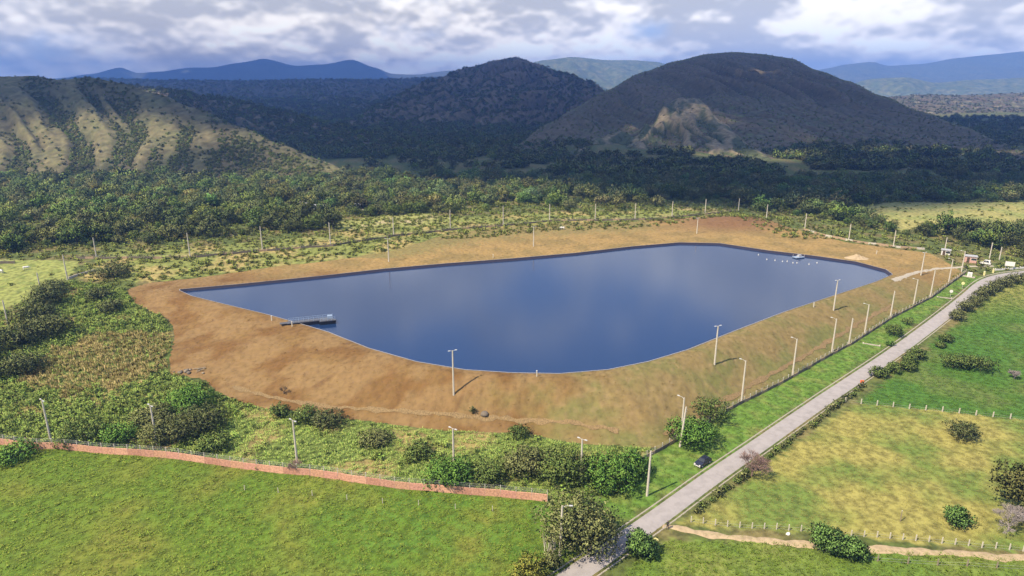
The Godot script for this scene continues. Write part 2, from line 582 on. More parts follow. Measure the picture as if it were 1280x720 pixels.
func prepare() -> void:
	for k in 3:
		var n: FastNoiseLite = [n1, n2, n3][k]
		n.seed = 100 + k
		n.noise_type = FastNoiseLite.TYPE_SIMPLEX_SMOOTH
		n.frequency = 0.02
		n.fractal_octaves = [3, 3, 4][k]
	rc = polar(CREST)
	rt = polar(TOE)
	road_pts = pv(ROAD)
	field_front = pv([[-400, 20], [-60, 20], [-10, 66], [5, 86], [12, 95], [12, 103], [8.6, 109.4], [-12.4, 112.5], [-38.6, 117.5], [-74.6, 125.1], [-112.5, 130.6], [-400, 165]])
	field_near = pv([[30, 102.6], [44, 100.8], [62, 98.6], [86, 95.4], [140, 90], [260, 76], [260, 108], [120.8, 141.8], [86, 150.6], [60, 128.5], [34, 105.5]])
	field_low = pv([[27, 98], [44.2, 97.5], [62.3, 95.2], [85, 93], [140, 87], [260, 74], [260, 20], [-30, 20], [20, 92]])
	field_far = pv([[86, 150.6], [120.8, 141.8], [260, 108], [330, 108], [330, 262], [215, 252], [195, 245], [178, 235], [150, 209], [110, 173]])
	pasture = pv([[-172, 190], [-163, 219], [-164, 236], [-172, 258], [-260, 264], [-330, 250], [-330, 170]])
	meadow = pv([[188, 318], [232, 312], [290, 322], [360, 338], [430, 366], [340, 412], [235, 412], [186, 372]])
	glade = pv([[-80, 316], [-44, 330], [-30, 350], [-48, 364], [-72, 356], [-92, 334]])
	scrub = pv([[-175, 132], [-112, 131], [-74, 125.5], [-38, 118], [0, 111], [9, 110], [20, 113], [31, 128], [12, 132], [-40, 143], [-76, 157], [-92, 166], [-102, 189], [-114, 205], [-137, 226], [-160, 234], [-165, 200]])
	verge = pv([[9, 109.4], [14, 99], [24, 106], [50, 130], [79, 157], [110, 185], [143, 215], [165, 235], [183, 250], [178, 256], [149, 229], [125, 210], [93, 182], [75, 167], [56, 151], [31.5, 129], [21, 113]])
	strip_far = pv([[-160, 236], [-131, 234], [-96, 251], [-71, 262], [-48, 278], [-29, 312], [-4, 325], [42, 338], [84, 347], [104, 357], [124, 362], [118, 395], [60, 372], [10, 366], [-40, 345], [-90, 305], [-130, 285], [-170, 275]])
	var grain := noise_tex(3, 0.018, 0.62, 1.18, 512, 6)
	var grain2 := noise_tex(5, 0.03, 0.55, 1.2, 512, 6)
	mat("ground", Color.WHITE, 0.95, grain, 0.045, true)
	mat("bank", Color.WHITE, 0.95, noise_tex(6, 0.02, 0.80, 1.12, 512, 6), 0.05, true)
	mat("hill", Color.WHITE, 0.95, grain2, 0.006, true)
	mat("far", Color.WHITE, 1.0, grain2, 0.0016, true)
	mat("leaf", Color.WHITE, 0.75, null, 0.1, true)
	M.leaf.metallic_specular = 0.2
	M.leaf.backlight = Color(0.40, 0.45, 0.20)
	mat("asphalt", lin(0.275, 0.258, 0.255), 0.9, noise_tex(8, 0.012, 0.90, 1.06, 512, 6), 0.06)
	mat("patch", lin(0.15, 0.14, 0.14), 0.9, grain2, 0.3)
	mat("rut", lin(0.235, 0.165, 0.08), 0.95, grain2, 0.15)
	mat("kerb", lin(0.42, 0.38, 0.31), 0.9, grain2, 0.3)
	mat("track", lin(0.36, 0.28, 0.175), 0.95, noise_tex(7, 0.015, 0.82, 1.1, 512, 5), 0.08)
	mat("liner_edge", lin(0.30, 0.30, 0.32), 0.7, grain2, 0.3)
	mat("liner", lin(0.030, 0.027, 0.045), 0.45, grain2, 0.2)
	mat("concrete", lin(0.58, 0.54, 0.46), 0.85, grain2, 0.5)
	mat("bark", lin(0.10, 0.075, 0.05), 0.95, grain2, 0.8)
	mat("twig", lin(0.20, 0.135, 0.115), 0.95)
	mat("pale_twig", lin(0.26, 0.23, 0.22), 0.95)
	var w := StandardMaterial3D.new()
	w.albedo_color = lin(0.010, 0.027, 0.080)
	w.roughness = 0.09
	w.metallic_specular = 0.5
	var wn := FastNoiseLite.new()
	wn.seed = 17
	wn.frequency = 0.03
	wn.fractal_octaves = 4
	var wim := wn.get_seamless_image(512, 512)
	wim.convert(Image.FORMAT_RGBA8)
	wim.bump_map_to_normal_map(1.6)
	w.normal_enabled = true
	w.normal_texture = ImageTexture.create_from_image(wim)
	w.normal_scale = 0.16
	w.uv1_triplanar = true
	w.uv1_world_triplanar = true
	w.uv1_scale = Vector3(0.07, 0.07, 0.07)
	M.water = w

# ---------------------------------------------------------------- land
const HILLS: Dictionary = {
	"eroded": [[-0.9182, 76.7, 761], [-0.8011, 84.4, 784], [-0.7317, 87.2, 792], [-0.6855, 89.0, 800], [-0.6523, 84.4, 784], [-0.6059, 87.2, 792], [-0.5617, 80.1, 770], [-0.5067, 68.5, 738], [-0.4631, 56.3, 704], [-0.3968, 39.8, 657], [-0.341, 26.4, 616], [-0.2841, 15.8, 580], [-0.238, 8.3, 552], [-0.1911, 4.0, 535]],
	"spur": [[0.0238, 3.8, 595], [0.0592, 4.3, 670], [0.0941, 9.8, 815], [0.1229, 16.0, 906], [0.1519, 20.3, 958], [0.1814, 17.2, 921], [0.2041, 23.7, 997], [0.2322, 33.9, 1120], [0.2671, 33.9, 1120], [0.3039, 19.0, 943], [0.3534, 8.0, 781], [0.4154, 3.9, 639], [0.4529, 2.6, 576]],
	"big": [[-0.0474, 4.0, 658], [0.0, 6.4, 811], [0.0582, 24.8, 1071], [0.0869, 40.3, 1203], [0.1379, 71.9, 1409], [0.1826, 108.3, 1603], [0.2384, 142.3, 1768], [0.2775, 162.1, 1866], [0.3112, 167.7, 1900], [0.3511, 162.1, 1866], [0.3971, 147.0, 1791], [0.4332, 116.2, 1642], [0.481, 89.9, 1508], [0.5299, 61.6, 1347], [0.5914, 37.1, 1178], [0.6533, 20.9, 1031], [0.7164, 9.2, 873], [0.755, 5.2, 772], [0.8181, 4.0, 658]],
	"shoulder": [[-0.8471, 92.5, 1600], [-0.6646, 86.9, 1554], [-0.5959, 86.9, 1554], [-0.5055, 73.4, 1461], [-0.4153, 55.7, 1341], [-0.3363, 36.5, 1194], [-0.2452, 18.3, 1014], [-0.1645, 8.6, 868], [-0.0945, 4.5, 742], [-0.0474, 4.0, 673]],
	"peak": [[-0.3052, 4.0, 971], [-0.2328, 15.6, 1331], [-0.1849, 41.9, 1663], [-0.1145, 98.2, 2116], [-0.0569, 146.4, 2424], [-0.0227, 173.7, 2592], [0.0057, 189.4, 2700], [0.0341, 159.6, 2505], [0.0685, 125.1, 2292], [0.1146, 93.3, 2082], [0.1501, 46.6, 1710], [0.1862, 15.6, 1331], [0.2469, 4.0, 901]],
	"ridge": [[-1.0803, 67.6, 3374], [-0.8488, 91.3, 3700], [-0.6878, 100.1, 3815], [-0.6468, 119.6, 4064], [-0.6061, 136.2, 4300], [-0.5835, 130.3, 4207], [-0.5037, 119.6, 4064], [-0.3894, 114.5, 3999], [-0.2747, 124.8, 4133], [-0.1831, 124.8, 4133], [-0.1144, 136.2, 4300], [-0.0457, 136.2, 4300], [0.0689, 75.0, 3480], [0.1847, 29.8, 2726]],
	"brown": [[0.419, 4.0, 1592], [0.4859, 21.7, 2184], [0.5418, 43.6, 2586], [0.5873, 51.1, 2707], [0.6451, 48.5, 2666], [0.7365, 56.5, 2792], [0.8163, 65.3, 2936], [0.9309, 68.4, 3000], [1.1055, 51.1, 2707]],
	"rangeA": [[-1.0761, 179.2, 9500], [-0.8482, 137.6, 9500], [-0.6875, 148.0, 9500], [-0.6462, 210.3, 9500], [-0.5994, 262.0, 9500], [-0.558, 344.4, 9500], [-0.5342, 272.3, 9500], [-0.5019, 293.0, 9500], [-0.4555, 344.4, 9500], [-0.4305, 344.4, 9500], [-0.3864, 406.0, 9500], [-0.3518, 457.1, 9500], [-0.3073, 365.0, 9500], [-0.2673, 385.5, 9500], [-0.227, 446.8, 9500], [-0.1959, 344.4, 9500], [-0.1713, 262.0, 9500], [-0.1371, 251.7, 9500], [-0.0912, 303.3, 9500], [-0.0457, 251.7, 9500], [0.0229, 179.2, 9500], [0.0919, 75.0, 9500]],
	"rangeB": [[-0.0458, 146.3, 6500], [0.0, 252.3, 6500], [0.0454, 322.4, 6500], [0.085, 350.4, 6500], [0.1363, 322.4, 6500], [0.1703, 322.4, 6500], [0.2045, 308.4, 6500], [0.2392, 252.3, 6500], [0.2976, 146.3, 6500]],
	"rangeC": [[0.2986, 75.0, 8500], [0.389, 186.8, 8500], [0.4444, 297.7, 8500], [0.4777, 352.8, 8500], [0.5113, 380.3, 8500], [0.5349, 334.4, 8500], [0.58, 352.8, 8500], [0.6352, 426.0, 8500], [0.6797, 462.4, 8500], [0.7241, 498.7, 8500], [0.7909, 535.0, 8500], [0.9176, 462.4, 8500], [1.0918, 352.8, 8500], [1.2707, 168.2, 8500]],
	"rangeD": [[0.4146, 29.1, 5200], [0.4706, 86.4, 5200], [0.5148, 143.4, 5200], [0.5602, 154.7, 5200], [0.6073, 115.0, 5200], [0.6638, 137.7, 5200], [0.7319, 149.1, 5200], [0.8107, 177.4, 5200], [0.9257, 160.4, 5200], [1.1019, 86.4, 5200]],
}
# name: [front slope, gully depth, gully width, metres a cell, colour recipe, apron, slant of the gullies]
const HILL_LOOK: Dictionary = {
	"eroded": [2.5, 0.27, 74.0, 3.6, 0, 60.0, 0.75], "spur": [9.0, 1.1, 44.0, 3.6, 1, 60.0, -0.2], "big": [6.6, 0.34, 105.0, 10.0, 2, 130.0, 0.2], "peak": [7.5, 0.6, 120.0, 12.0, 3, 200.0, -0.4], "shoulder": [9.0, 0.6, 90.0, 9.0, 3, 180.0, 0.7],
	"ridge": [23.0, 0.5, 240.0, 24.0, 4, 60.0, 0.5], "brown": [14.0, 0.35, 120.0, 18.0, 5, 60.0, 0.3], "rangeA": [4.5, 0.35, 500.0, 70.0, 6, 60.0, 0.3], "rangeB": [5.0, 0.4, 340.0, 45.0, 7, 60.0, 0.3], "rangeC": [5.0, 0.4, 480.0, 60.0, 6, 60.0, 0.3], "rangeD": [6.0, 0.45, 300.0, 40.0, 7, 60.0, 0.3]}

func hill_row(key: String, u: float) -> Vector2:   # ridge height and distance on a bearing
	var t: Array = HILLS[key]
	if u <= t[0][0]: return Vector2(t[0][1] * exp((u - t[0][0]) * 30.0), t[0][2])
	for i in t.size() - 1:
		if u <= t[i + 1][0]:
			var k: float = (u - t[i][0]) / (t[i + 1][0] - t[i][0])
			k = lerpf(k, k * k * (3.0 - 2.0 * k), 0.55)
			return Vector2(lerpf(t[i][1], t[i + 1][1], k), lerpf(t[i][2], t[i + 1][2], k))
	var l: Array = t[t.size() - 1]
	return Vector2(l[1] * exp((l[0] - u) * 30.0), l[2])

func hill_y(key: String, x: float, d: float) -> Vector3:   # height, how far up the hill (0 to 1), spur or gully
	var r := hill_row(key, x / d)
	var lk: Array = HILL_LOOK[key]
	var t := (r.y - d) / (r.x * float(lk[0]) + float(lk[5]))
	if t < 0.0: t = -t * (1.0 + 0.2 * float(lk[0]))
	if t >= 1.0: return Vector3(-4.0, 0.0, 0.0)
	var f := pow(1.0 - t, 1.25)
	f = lerpf(f, f * f * (3.0 - 2.0 * f), 0.35)
	var w: float = lk[2]
	var wx := x + float(lk[6]) * d + 0.35 * w * n1.get_noise_2d(d * 18.0 / w + 31.0, x * 9.0 / w) + 0.9 * w * n1.get_noise_2d(x * 7.0 / w, d * 3.0 / w + 57.0)
	var n := 1.0 - absf(n2.get_noise_2d(wx * 42.0 / w, d * 5.0 / w)) * 2.4
	n += 0.28 * (0.5 - absf(n2.get_noise_2d(wx * 110.0 / w + 90.0, d * 14.0 / w)) * 2.0)
	var y := r.x * f
	y += r.x * float(lk[1]) * (0.75 + 0.9 * n1.get_noise_2d(x * 6.0 / w + 11.0, d * 6.0 / w)) * (n - 0.8) * 3.0 * f * (1.0 - f) * ss(1.0, 0.8, f)
	y += minf(r.x, 60.0) * 0.05 * n3.get_noise_2d(x * 60.0 / w, d * 60.0 / w) * (1.0 - f * 0.6)
	if key == "spur": y = y * 0.52 + maxf(0.0, hill_y("big", x, d).x) * 0.92   # the spurs ride on the big hill's foot
	return Vector3(y - 4.0 * (1.0 - ss(0.0, 0.15, f)), f, n)

func hill_color(kind: int, x: float, d: float, f: float, spur: float) -> Color:
	var a := n3.get_noise_2d(x * 0.9, d * 0.9) * 0.5 + 0.5
	var b := n1.get_noise_2d(x * 4.0 + 70.0, d * 4.0) * 0.5 + 0.5
	# dry grass and bare soil on the spurs, scrub in the gullies between them
	var brown := Color(0.125, 0.095, 0.060)
	var green := Color(0.080, 0.098, 0.040)
	var grass := Color(0.185, 0.180, 0.075)
	var soil := Color(0.290, 0.215, 0.130)
	var on_spur := ss(0.45, 0.95, spur + (b - 0.5) * 0.5)
	var c := brown.lerp(green, ss(0.35, 0.65, a * 0.6 + b * 0.4))
	match kind:
		0: c = green.lerp(brown, a).lerp(grass, 0.38 * on_spur + 0.2 * f * a).lerp(soil, 0.22 * on_spur * ss(0.4, 0.7, b))
		1: c = green.lerp(Color(0.29, 0.23, 0.14), 0.9 * on_spur)
		2: c = green.lerp(brown, 0.4 + 0.6 * a).lerp(Color(0.155, 0.118, 0.076), 0.5 * on_spur).lerp(Color(0.125, 0.180, 0.058), 0.8 * ss(0.62, 0.76, b) * ss(0.55, 0.2, f)).lerp(Color(0.15, 0.165, 0.055), 0.7 * ss(0.93, 0.99, f))
		3: c = green.lerp(brown, 0.5 + 0.5 * a).lerp(Color(0.20, 0.155, 0.10), 0.6 * on_spur)
		4: c = green.lerp(brown, a)
		5: c = brown.lerp(green, ss(0.4, 0.7, b)).lerp(Color(0.30, 0.27, 0.15), ss(0.6, 0.8, a))
		6: c = Color(0.080, 0.100, 0.060).lerp(Color(0.150, 0.150, 0.080), a)
		7: c = Color(0.100, 0.135, 0.060).lerp(Color(0.200, 0.205, 0.095), ss(0.4, 0.7, a * 0.5 + b * 0.5))
	return c

func build_hill(key: String, u0: float, u1: float, called: String, label: String) -> void:
	var lk: Array = HILL_LOOK[key]
	var near := 1e9
	var far := 0.0
	var peak := 0.0
	for r in HILLS[key]:
		near = minf(near, r[2] - r[1] * lk[0] - lk[5])
		far = maxf(far, r[2] + (r[1] * lk[0] + lk[5]) / (1.0 + 0.2 * lk[0]))
		peak = maxf(peak, r[2])
	var cell: float = lk[3]
	var nx := int((u1 - u0) * peak / cell)
	var ds := PackedFloat32Array()
	var d := near
	while d < far:
		ds.append(d)
		d += cell * (0.75 if d < peak else 1.6) * (0.5 + 0.5 * d / peak)
	var v := PackedVector3Array()
	var c := PackedColorArray()
	for dd in ds:
		for i in nx:
			var x := lerpf(u0, u1, i / (nx - 1.0)) * dd
			var h := hill_y(key, x, dd)
			v.append(V(x, h.x, dd))
			c.append(hill_color(lk[4], x, dd, h.y, h.z))
	structure(called, grid(nx, ds.size(), v, c), M.hill if lk[3] < 20.0 else M.far, label)

func ground_color(x: float, d: float) -> Color:
	var a := n3.get_noise_2d(x * 2.2, d * 2.2) * 0.5 + 0.5
	var b := n2.get_noise_2d(x * 9.0, d * 9.0) * 0.5 + 0.5
	var jx := x + 1.4 * n2.get_noise_2d(x * 30.0, d * 30.0)
	var jd := d + 1.4 * n2.get_noise_2d(x * 30.0 + 200.0, d * 30.0)
	var lush := Color(0.080, 0.177, 0.023)
	var dry := Color(0.275, 0.252, 0.072)
	var c := Color(0.087, 0.116, 0.031).lerp(Color(0.167, 0.143, 0.058), ss(0.4, 0.7, a))
	if d < 480.0:
		if inside(jx, jd, field_front): c = Color(0.094, 0.156, 0.018).lerp(Color(0.156, 0.172, 0.029), ss(0.4, 0.75, a)).lerp(lush, 0.7 * ss(-70.0, 0.0, x) * ss(0.3, 0.7, b))
		elif inside(jx, jd, field_near): c = dry.lerp(Color(0.125, 0.183, 0.038), ss(0.35, 0.7, a))
		elif inside(jx, jd, field_low): c = Color(0.109, 0.177, 0.031).lerp(dry, 0.4 * ss(0.4, 0.7, a))
		elif inside(jx, jd, field_far): c = Color(0.062, 0.144, 0.020).lerp(Color(0.111, 0.154, 0.037), ss(0.45, 0.75, a)).lerp(dry, 0.7 * ss(205.0, 235.0, d - 0.2 * (x - 170.0)))
		elif inside(jx, jd, verge): c = Color(0.102, 0.190, 0.031).lerp(Color(0.160, 0.204, 0.046), ss(0.4, 0.8, b))
		elif inside(jx, jd, pasture): c = Color(0.246, 0.272, 0.078).lerp(Color(0.160, 0.204, 0.052), ss(0.5, 0.8, b))
		elif inside(jx, jd, meadow): c = Color(0.304, 0.286, 0.098).lerp(Color(0.232, 0.258, 0.078), ss(0.4, 0.7, a))
		elif inside(jx, jd, glade): c = Color(0.270, 0.280, 0.090).lerp(Color(0.42, 0.36, 0.20), ss(0.55, 0.7, a))
		elif inside(jx, jd, scrub): c = Color(0.109, 0.150, 0.033).lerp(Color(0.275, 0.218, 0.085), ss(0.52, 0.72, a))
		elif inside(jx, jd, strip_far): c = Color(0.189, 0.218, 0.058).lerp(Color(0.334, 0.272, 0.104), ss(0.40, 0.70, a))
	return c

func build_land() -> void:
	# the ground: one sheet, finest where the photograph is closest
	var xs := PackedFloat32Array()
	var x := -12000.0
	while x < 12000.0:
		xs.append(x)
		var e := absf(x)
		x += 1.25 if e < 215.0 else (3.0 if e < 440.0 else (e * 0.09))
		if xs[xs.size() - 1] < -440.0 and x > -440.0: x = -440.0
	var ds := PackedFloat32Array()
	var d := -1500.0
	while d < 13000.0:
		ds.append(d)
		d += 120.0 if d < -100 else (20.0 if d < 40.0 else (1.1 if d < 270.0 else (2.2 if d < 480.0 else d * 0.03)))
	var v := PackedVector3Array()
	var c := PackedColorArray()
	for dd in ds:
		for xx in xs:
			var y := bare(xx, dd)
			if xx > -140.0 and xx < 182.0 and dd > 126.0 and dd < 364.0:
				var k := on_bank(xx, dd)
				if k > 0.6: y -= clampf((k - 0.6) * 2.0, 0.0, 9.0)
			v.append(V(xx, y, dd))
			c.append(ground_color(xx, dd))
	structure("ground", grid(xs.size(), ds.size(), v, c), M.ground, "green pasture and scrub of the valley floor")
	# the embankment round the reservoir
	v = PackedVector3Array()
	c = PackedColorArray()
	var rings := 44
	for j in rings + 1:
		for i in 720:
			var a := i * TAU / 720.0
			var r := lerpf(rc[i], rt[i], j / float(rings - 1))
			if j == rings: r = rt[i] + 1.0
			x = CX + r * cos(a)
			d = CD + r * sin(a)
			var y := bank(x, d, a, minf(r, rt[i]), rc[i], rt[i]) - 0.05
			if j == rings: y = bare(x, d) - 0.6
			elif j == rings - 1: y = bare(x, d) - 0.02
			v.append(V(x, y, d))
			c.append(bank_color(x, d, j / float(rings - 1)))
	structure("embankment", grid(720, rings + 1, v, c, true), M.bank, "dry grass embankment around the reservoir")
	# its black liner and the water
	v = PackedVector3Array()
	for j in 9:
		for i in 720:
			var a := i * TAU / 720.0
			var k := j / 8.0
			var r := rc[i] - 8.0 * k + 0.12
			var y := 8.03 - 4.0 * k + 0.05 * n2.get_noise_2d(i * 40.0, j * 60.0)
			if j == 0: y = 8.06
			v.append(V(CX + r * cos(a), y, CD + r * sin(a)))
	structure("reservoir_liner", grid(720, 9, v, PackedColorArray(), true), M.liner, "black plastic liner along the waterline")
	v = PackedVector3Array()
	for j in 3:
		for i in 720:
			var a := i * TAU / 720.0
			var r := rc[i] + 0.16 * (j - 1) + 0.08 * n2.get_noise_2d(i * 30.0, 9.0)
			v.append(V(CX + r * cos(a), 8.10 - 0.05 * absi(j - 1), CD + r * sin(a)))
	structure("liner_edge", grid(720, 3, v, PackedColorArray(), true), M.liner_edge, "pale anchored edge of the liner along the crest")
	v = PackedVector3Array()
	for j in 2:
		for i in 720:
			var a := i * TAU / 720.0
			var r := (rc[i] - 1.4) * (0.002 if j == 0 else 1.0)
			v.append(V(CX + r * cos(a), WATER, CD + r * sin(a)))
	structure("water", grid(720, 2, v, PackedColorArray(), true), M.water, "dark blue water of the reservoir")
	# road with pale concrete edges, track, path along the crest
	structure("road", strip(road_pts, 2.5, 0.10, 7, 0.05, 1.5), M.asphalt, "grey asphalt road running past the embankment")
	for s in [-1.0, 1.0]:
		var e := PackedVector2Array()
		for i in road_pts.size():
			var q := road_pts[mini(i + 1, road_pts.size() - 1)] - road_pts[maxi(i - 1, 0)]
			e.append(road_pts[i] + Vector2(q.y, -q.x).normalized() * 2.66 * s)
		structure("road_edge", strip(e, 0.20, 0.13, 4, -1.0, 1.5, 0.0), M.kerb, "pale concrete edge strip of the road")
	structure("bench_track", strip(pv([[34.0, 133.5], [44.0, 142.5], [58.0, 155.0], [76.0, 170.6], [94.0, 186.2], [112.0, 202.0], [130.0, 217.0]]), 0.55, 0.07, 4, -1.0, 0.8, 0.9, false), M.rut, "worn track along the foot of the bank")
	structure("bench_track", strip(pv([[-72.0, 157.5], [-56.0, 150.0], [-36.0, 145.0], [-12.0, 140.5], [8.0, 137.6], [24.0, 134.0]]), 0.5, 0.07, 4, -1.0, 0.8, 0.9, false), M.rut, "worn track along the front of the bank")
	structure("track", strip(pv(TRACK), 1.35, 0.05, 6, -1.0, 0.8, 1.3), M.track, "pale dirt track between the pastures")
	structure("path", strip(pv([[139.0, 234.5], [147.0, 240.5], [155.0, 247.0], [163.0, 252.5], [171.0, 257.5], [182.0, 261.0], [196.0, 262.5]]), 1.1, 0.10, 5, -1.0, 0.8, 0.5), M.kerb, "pale path along the top of the bank")
	build_hill("eroded", -1.05, -0.16, "hill", "eroded green and tan hill with gullies")
	build_hill("spur", 0.01, 0.47, "hill", "low eroded spurs before the big dark hill")
	build_hill("big", -0.08, 0.85, "hill", "big dark rounded hill")
	build_hill("shoulder", -1.0, -0.06, "hill", "long dark shoulder falling from behind the eroded hill")
	build_hill("peak", -0.33, 0.27, "hill", "dark peaked hill beside the big rounded one")
	build_hill("ridge", -1.1, 0.22, "hill", "long low wooded ridge in shade")
	build_hill("brown", 0.41, 1.12, "hill", "sunlit brown ridge beyond the big hill")
	build_hill("rangeA", -1.1, 0.11, "mountain", "far blue mountain range with several peaks")
	build_hill("rangeB", -0.06, 0.31, "mountain", "far mountain seen between the two dark hills")
	build_hill("rangeC", 0.28, 1.3, "mountain", "long far blue mountain under cloud")
	build_hill("rangeD", 0.40, 1.12, "mountain", "sunlit green foothills under the blue mountain")
	build_clouds()

func bank_color(x: float, d: float, t: float) -> Color:
	var a := n3.get_noise_2d(x * 3.0, d * 3.0) * 0.5 + 0.5
	var b := n2.get_noise_2d(x * 16.0, d * 16.0) * 0.5 + 0.5
	var orange := Color(0.138, 0.077, 0.027).lerp(Color(0.171, 0.107, 0.041), ss(0.35, 0.7, a))
	var olive := Color(0.188, 0.142, 0.058).lerp(Color(0.152, 0.138, 0.050), ss(0.4, 0.7, a)).lerp(Color(0.200, 0.150, 0.069), ss(0.55, 0.8, b))
	var straw := Color(0.264, 0.182, 0.069).lerp(Color(0.200, 0.146, 0.055), ss(0.4, 0.7, a))
	var ang := atan2(d - CD, x - CX)
	var rill := n2.get_noise_2d(ang * 2600.0, t * 60.0) * 0.5 + 0.5
	var patch := n1.get_noise_2d(x * 3.2 + 400.0, d * 3.2) * 0.5 + 0.5
	orange = orange.lerp(Color(0.202, 0.133, 0.059), 0.8 * ss(0.38, 0.62, patch)).lerp(Color(0.120, 0.067, 0.029), 0.6 * ss(0.62, 0.82, rill) * ss(0.3, 0.6, a))
	olive = olive.lerp(Color(0.112, 0.130, 0.039), 0.5 * ss(0.45, 0.70, a * 0.5 + t * 0.45)).lerp(Color(0.184, 0.134, 0.065), 0.5 * ss(0.6, 0.8, rill))
	var c := orange.lerp(olive, ss(-12.0, 32.0, x + (a - 0.5) * 40.0) * (1.0 - ss(232.0, 252.0, d)))
	c = c.lerp(straw, ss(228.0, 258.0, d + (a - 0.5) * 20.0))
	var red := exp(-pow((x - 112.0) / 26.0, 2.0) - pow((d - 335.0) / 17.0, 2.0))
	c = c.lerp(Color(0.160, 0.091, 0.042), clampf(red * 1.3 + (b - 0.5) * 0.5, 0.0, 1.0) * ss(300.0, 320.0, d))
	if d > 265.0 and x < 70.0 and t > 0.45:
		c = c.lerp(Color(0.160, 0.150, 0.054), 0.7 * ss(0.45, 0.8, t + (b - 0.5) * 0.6))
	return c * lerpf(0.86, 1.12, b)

# clouds beyond the top of the picture: their shadows lie on the hills
func build_clouds() -> void:
	mat("cloud", lin(0.9, 0.9, 0.9), 1.0)
	M.cloud.backlight = Color(0.9, 0.9, 0.9)
	mat("thin_cloud", lin(0.9, 0.9, 0.9), 1.0)   # a veil that lets part of the sun through
	M.thin_cloud.transparency = BaseMaterial3D.TRANSPARENCY_ALPHA
	M.thin_cloud.albedo_color.a = 0.5
	# where the shadow lies on the ground [x, d, half width, half depth, height of the cloud, veil, label]
	for t in [[560.0, 1190.0, 1150.0, 760.0, 3600.0, false, "broad cloud over the big dark hill"], [-300.0, 2350.0, 1100.0, 1000.0, 3800.0, false, "cloud over the dark peaked hill"], [-520.0, 1900.0, 760.0, 480.0, 3500.0, false, "cloud over the long dark shoulder"], [-1700.0, 4100.0, 2100.0, 1200.0, 4200.0, false, "long cloud over the wooded ridge"], [-3600.0, 8300.0, 3400.0, 1500.0, 4500.0, false, "long cloud over the far blue mountain range"], [-480.0, 730.0, 430.0, 230.0, 3300.0, true, "thin veil of cloud over the eroded hill"], [250.0, 880.0, 240.0, 260.0, 3300.0, true, "thin veil of cloud over the tan spurs"]]:
		var h: float = t[4]
		var k := h / tan(deg_to_rad(50.0))
		var s := SurfaceTool.new()
		s.begin(Mesh.PRIMITIVE_TRIANGLES)
		var puff := SphereMesh.new()
		puff.radial_segments = 20
		puff.rings = 10
		for i in (46 if t[5] else 150):
			var a := rng.randf() * TAU
			var r := sqrt(rng.randf())
			var p := Vector3(cos(a) * r * t[2], rng.randf_range(0.0, 120.0) * (1.2 - r), sin(a) * r * t[3])
			var q: float = rng.randf_range(0.16, 0.30) * minf(t[2], t[3]) * (1.15 - 0.5 * r)
			if t[0] == 560.0:   # the gap above the spurs
				var gx: float = (p.x + t[0] - 245.0) / (130.0 + q * 0.9)
				var gd: float = (-p.z + t[1] - 880.0) / (190.0 + q * 0.8)
				if gx * gx + gd * gd < 1.0: continue
			s.append_from(puff, 0, Transform3D(Basis.IDENTITY.scaled(Vector3(q * 2.4, q * 0.8, q * 2.0)), p))
		var o := top("cloud", s.commit(), M.thin_cloud if t[5] else M.cloud)
		o.position = V(t[0] - 0.81 * k, h, t[1] - 0.58 * k)
		tag(o, t[6], "cloud", "clouds that shade the hills")

# ---------------------------------------------------------------- plants in the scene
const OLIVE: Array = [Color(0.196, 0.210, 0.080), Color(0.145, 0.174, 0.061), Color(0.239, 0.246, 0.102), Color(0.109, 0.131, 0.051)]
const BRIGHT: Array = [Color(0.109, 0.239, 0.041), Color(0.145, 0.275, 0.049), Color(0.072, 0.167, 0.032), Color(0.167, 0.261, 0.058)]
const MID: Array = [Color(0.109, 0.174, 0.043), Color(0.145, 0.203, 0.052), Color(0.072, 0.123, 0.035), Color(0.189, 0.217, 0.065)]
const DARK: Array = [Color(0.100, 0.130, 0.048), Color(0.130, 0.150, 0.056), Color(0.070, 0.100, 0.038), Color(0.165, 0.170, 0.075)]
const YELLOW: Array = [Color(0.290, 0.261, 0.051), Color(0.203, 0.217, 0.043), Color(0.145, 0.189, 0.043)]
const FRESH: Array = [Color(0.125, 0.225, 0.055), Color(0.16, 0.26, 0.07), Color(0.085, 0.16, 0.04)]

# one plant of its own: [x, d, width, height, bottom of the crown, tones, leaves, leaf size, name, category, label]
func grow(x: float, d: float, w: float, h: float, base: float, tones: Array, leaves: int, size: float, called: String, category: String, label: String, group: String = "") -> Node3D:
	var o := thing(called, label, category, V(x, surf(x, d), d), 0.0, group)
	var lobes := lobed(w, h, base, 9 + int(w * 1.2), 0.80)
	part("trunk", trunk(maxf(base + 0.35 * (h - base), 0.5), 0.05 + 0.022 * h, lobes, 6), M.bark, o)
	part("crown", crown(lobes, int(leaves * 3.0), size * 0.52, tones, 0.45), M.leaf, o)
	return o

func bare_tree(x: float, d: float, h: float, m: Material, label: String, called: String = "leafless_tree", twigs: int = 4) -> void:
	var o := thing(called, label, "tree", V(x, surf(x, d), d))
	var s := st()
	tube(s, Vector3(0, -0.3, 0), Vector3(0.1, h * 0.22, 0), 0.16, 0.12, 7)
	part("trunk", done(s), m, o)
	s = st()
	for i in 6:
		var a := i * TAU / 6.0 + rng.randf()
		branch(s, Vector3(0.1, h * 0.18, 0), Vector3(cos(a) * 0.75, 1.0, sin(a) * 0.75).normalized(), h * 0.34, 0.07, twigs)
	part("crown", done(s), m, o)

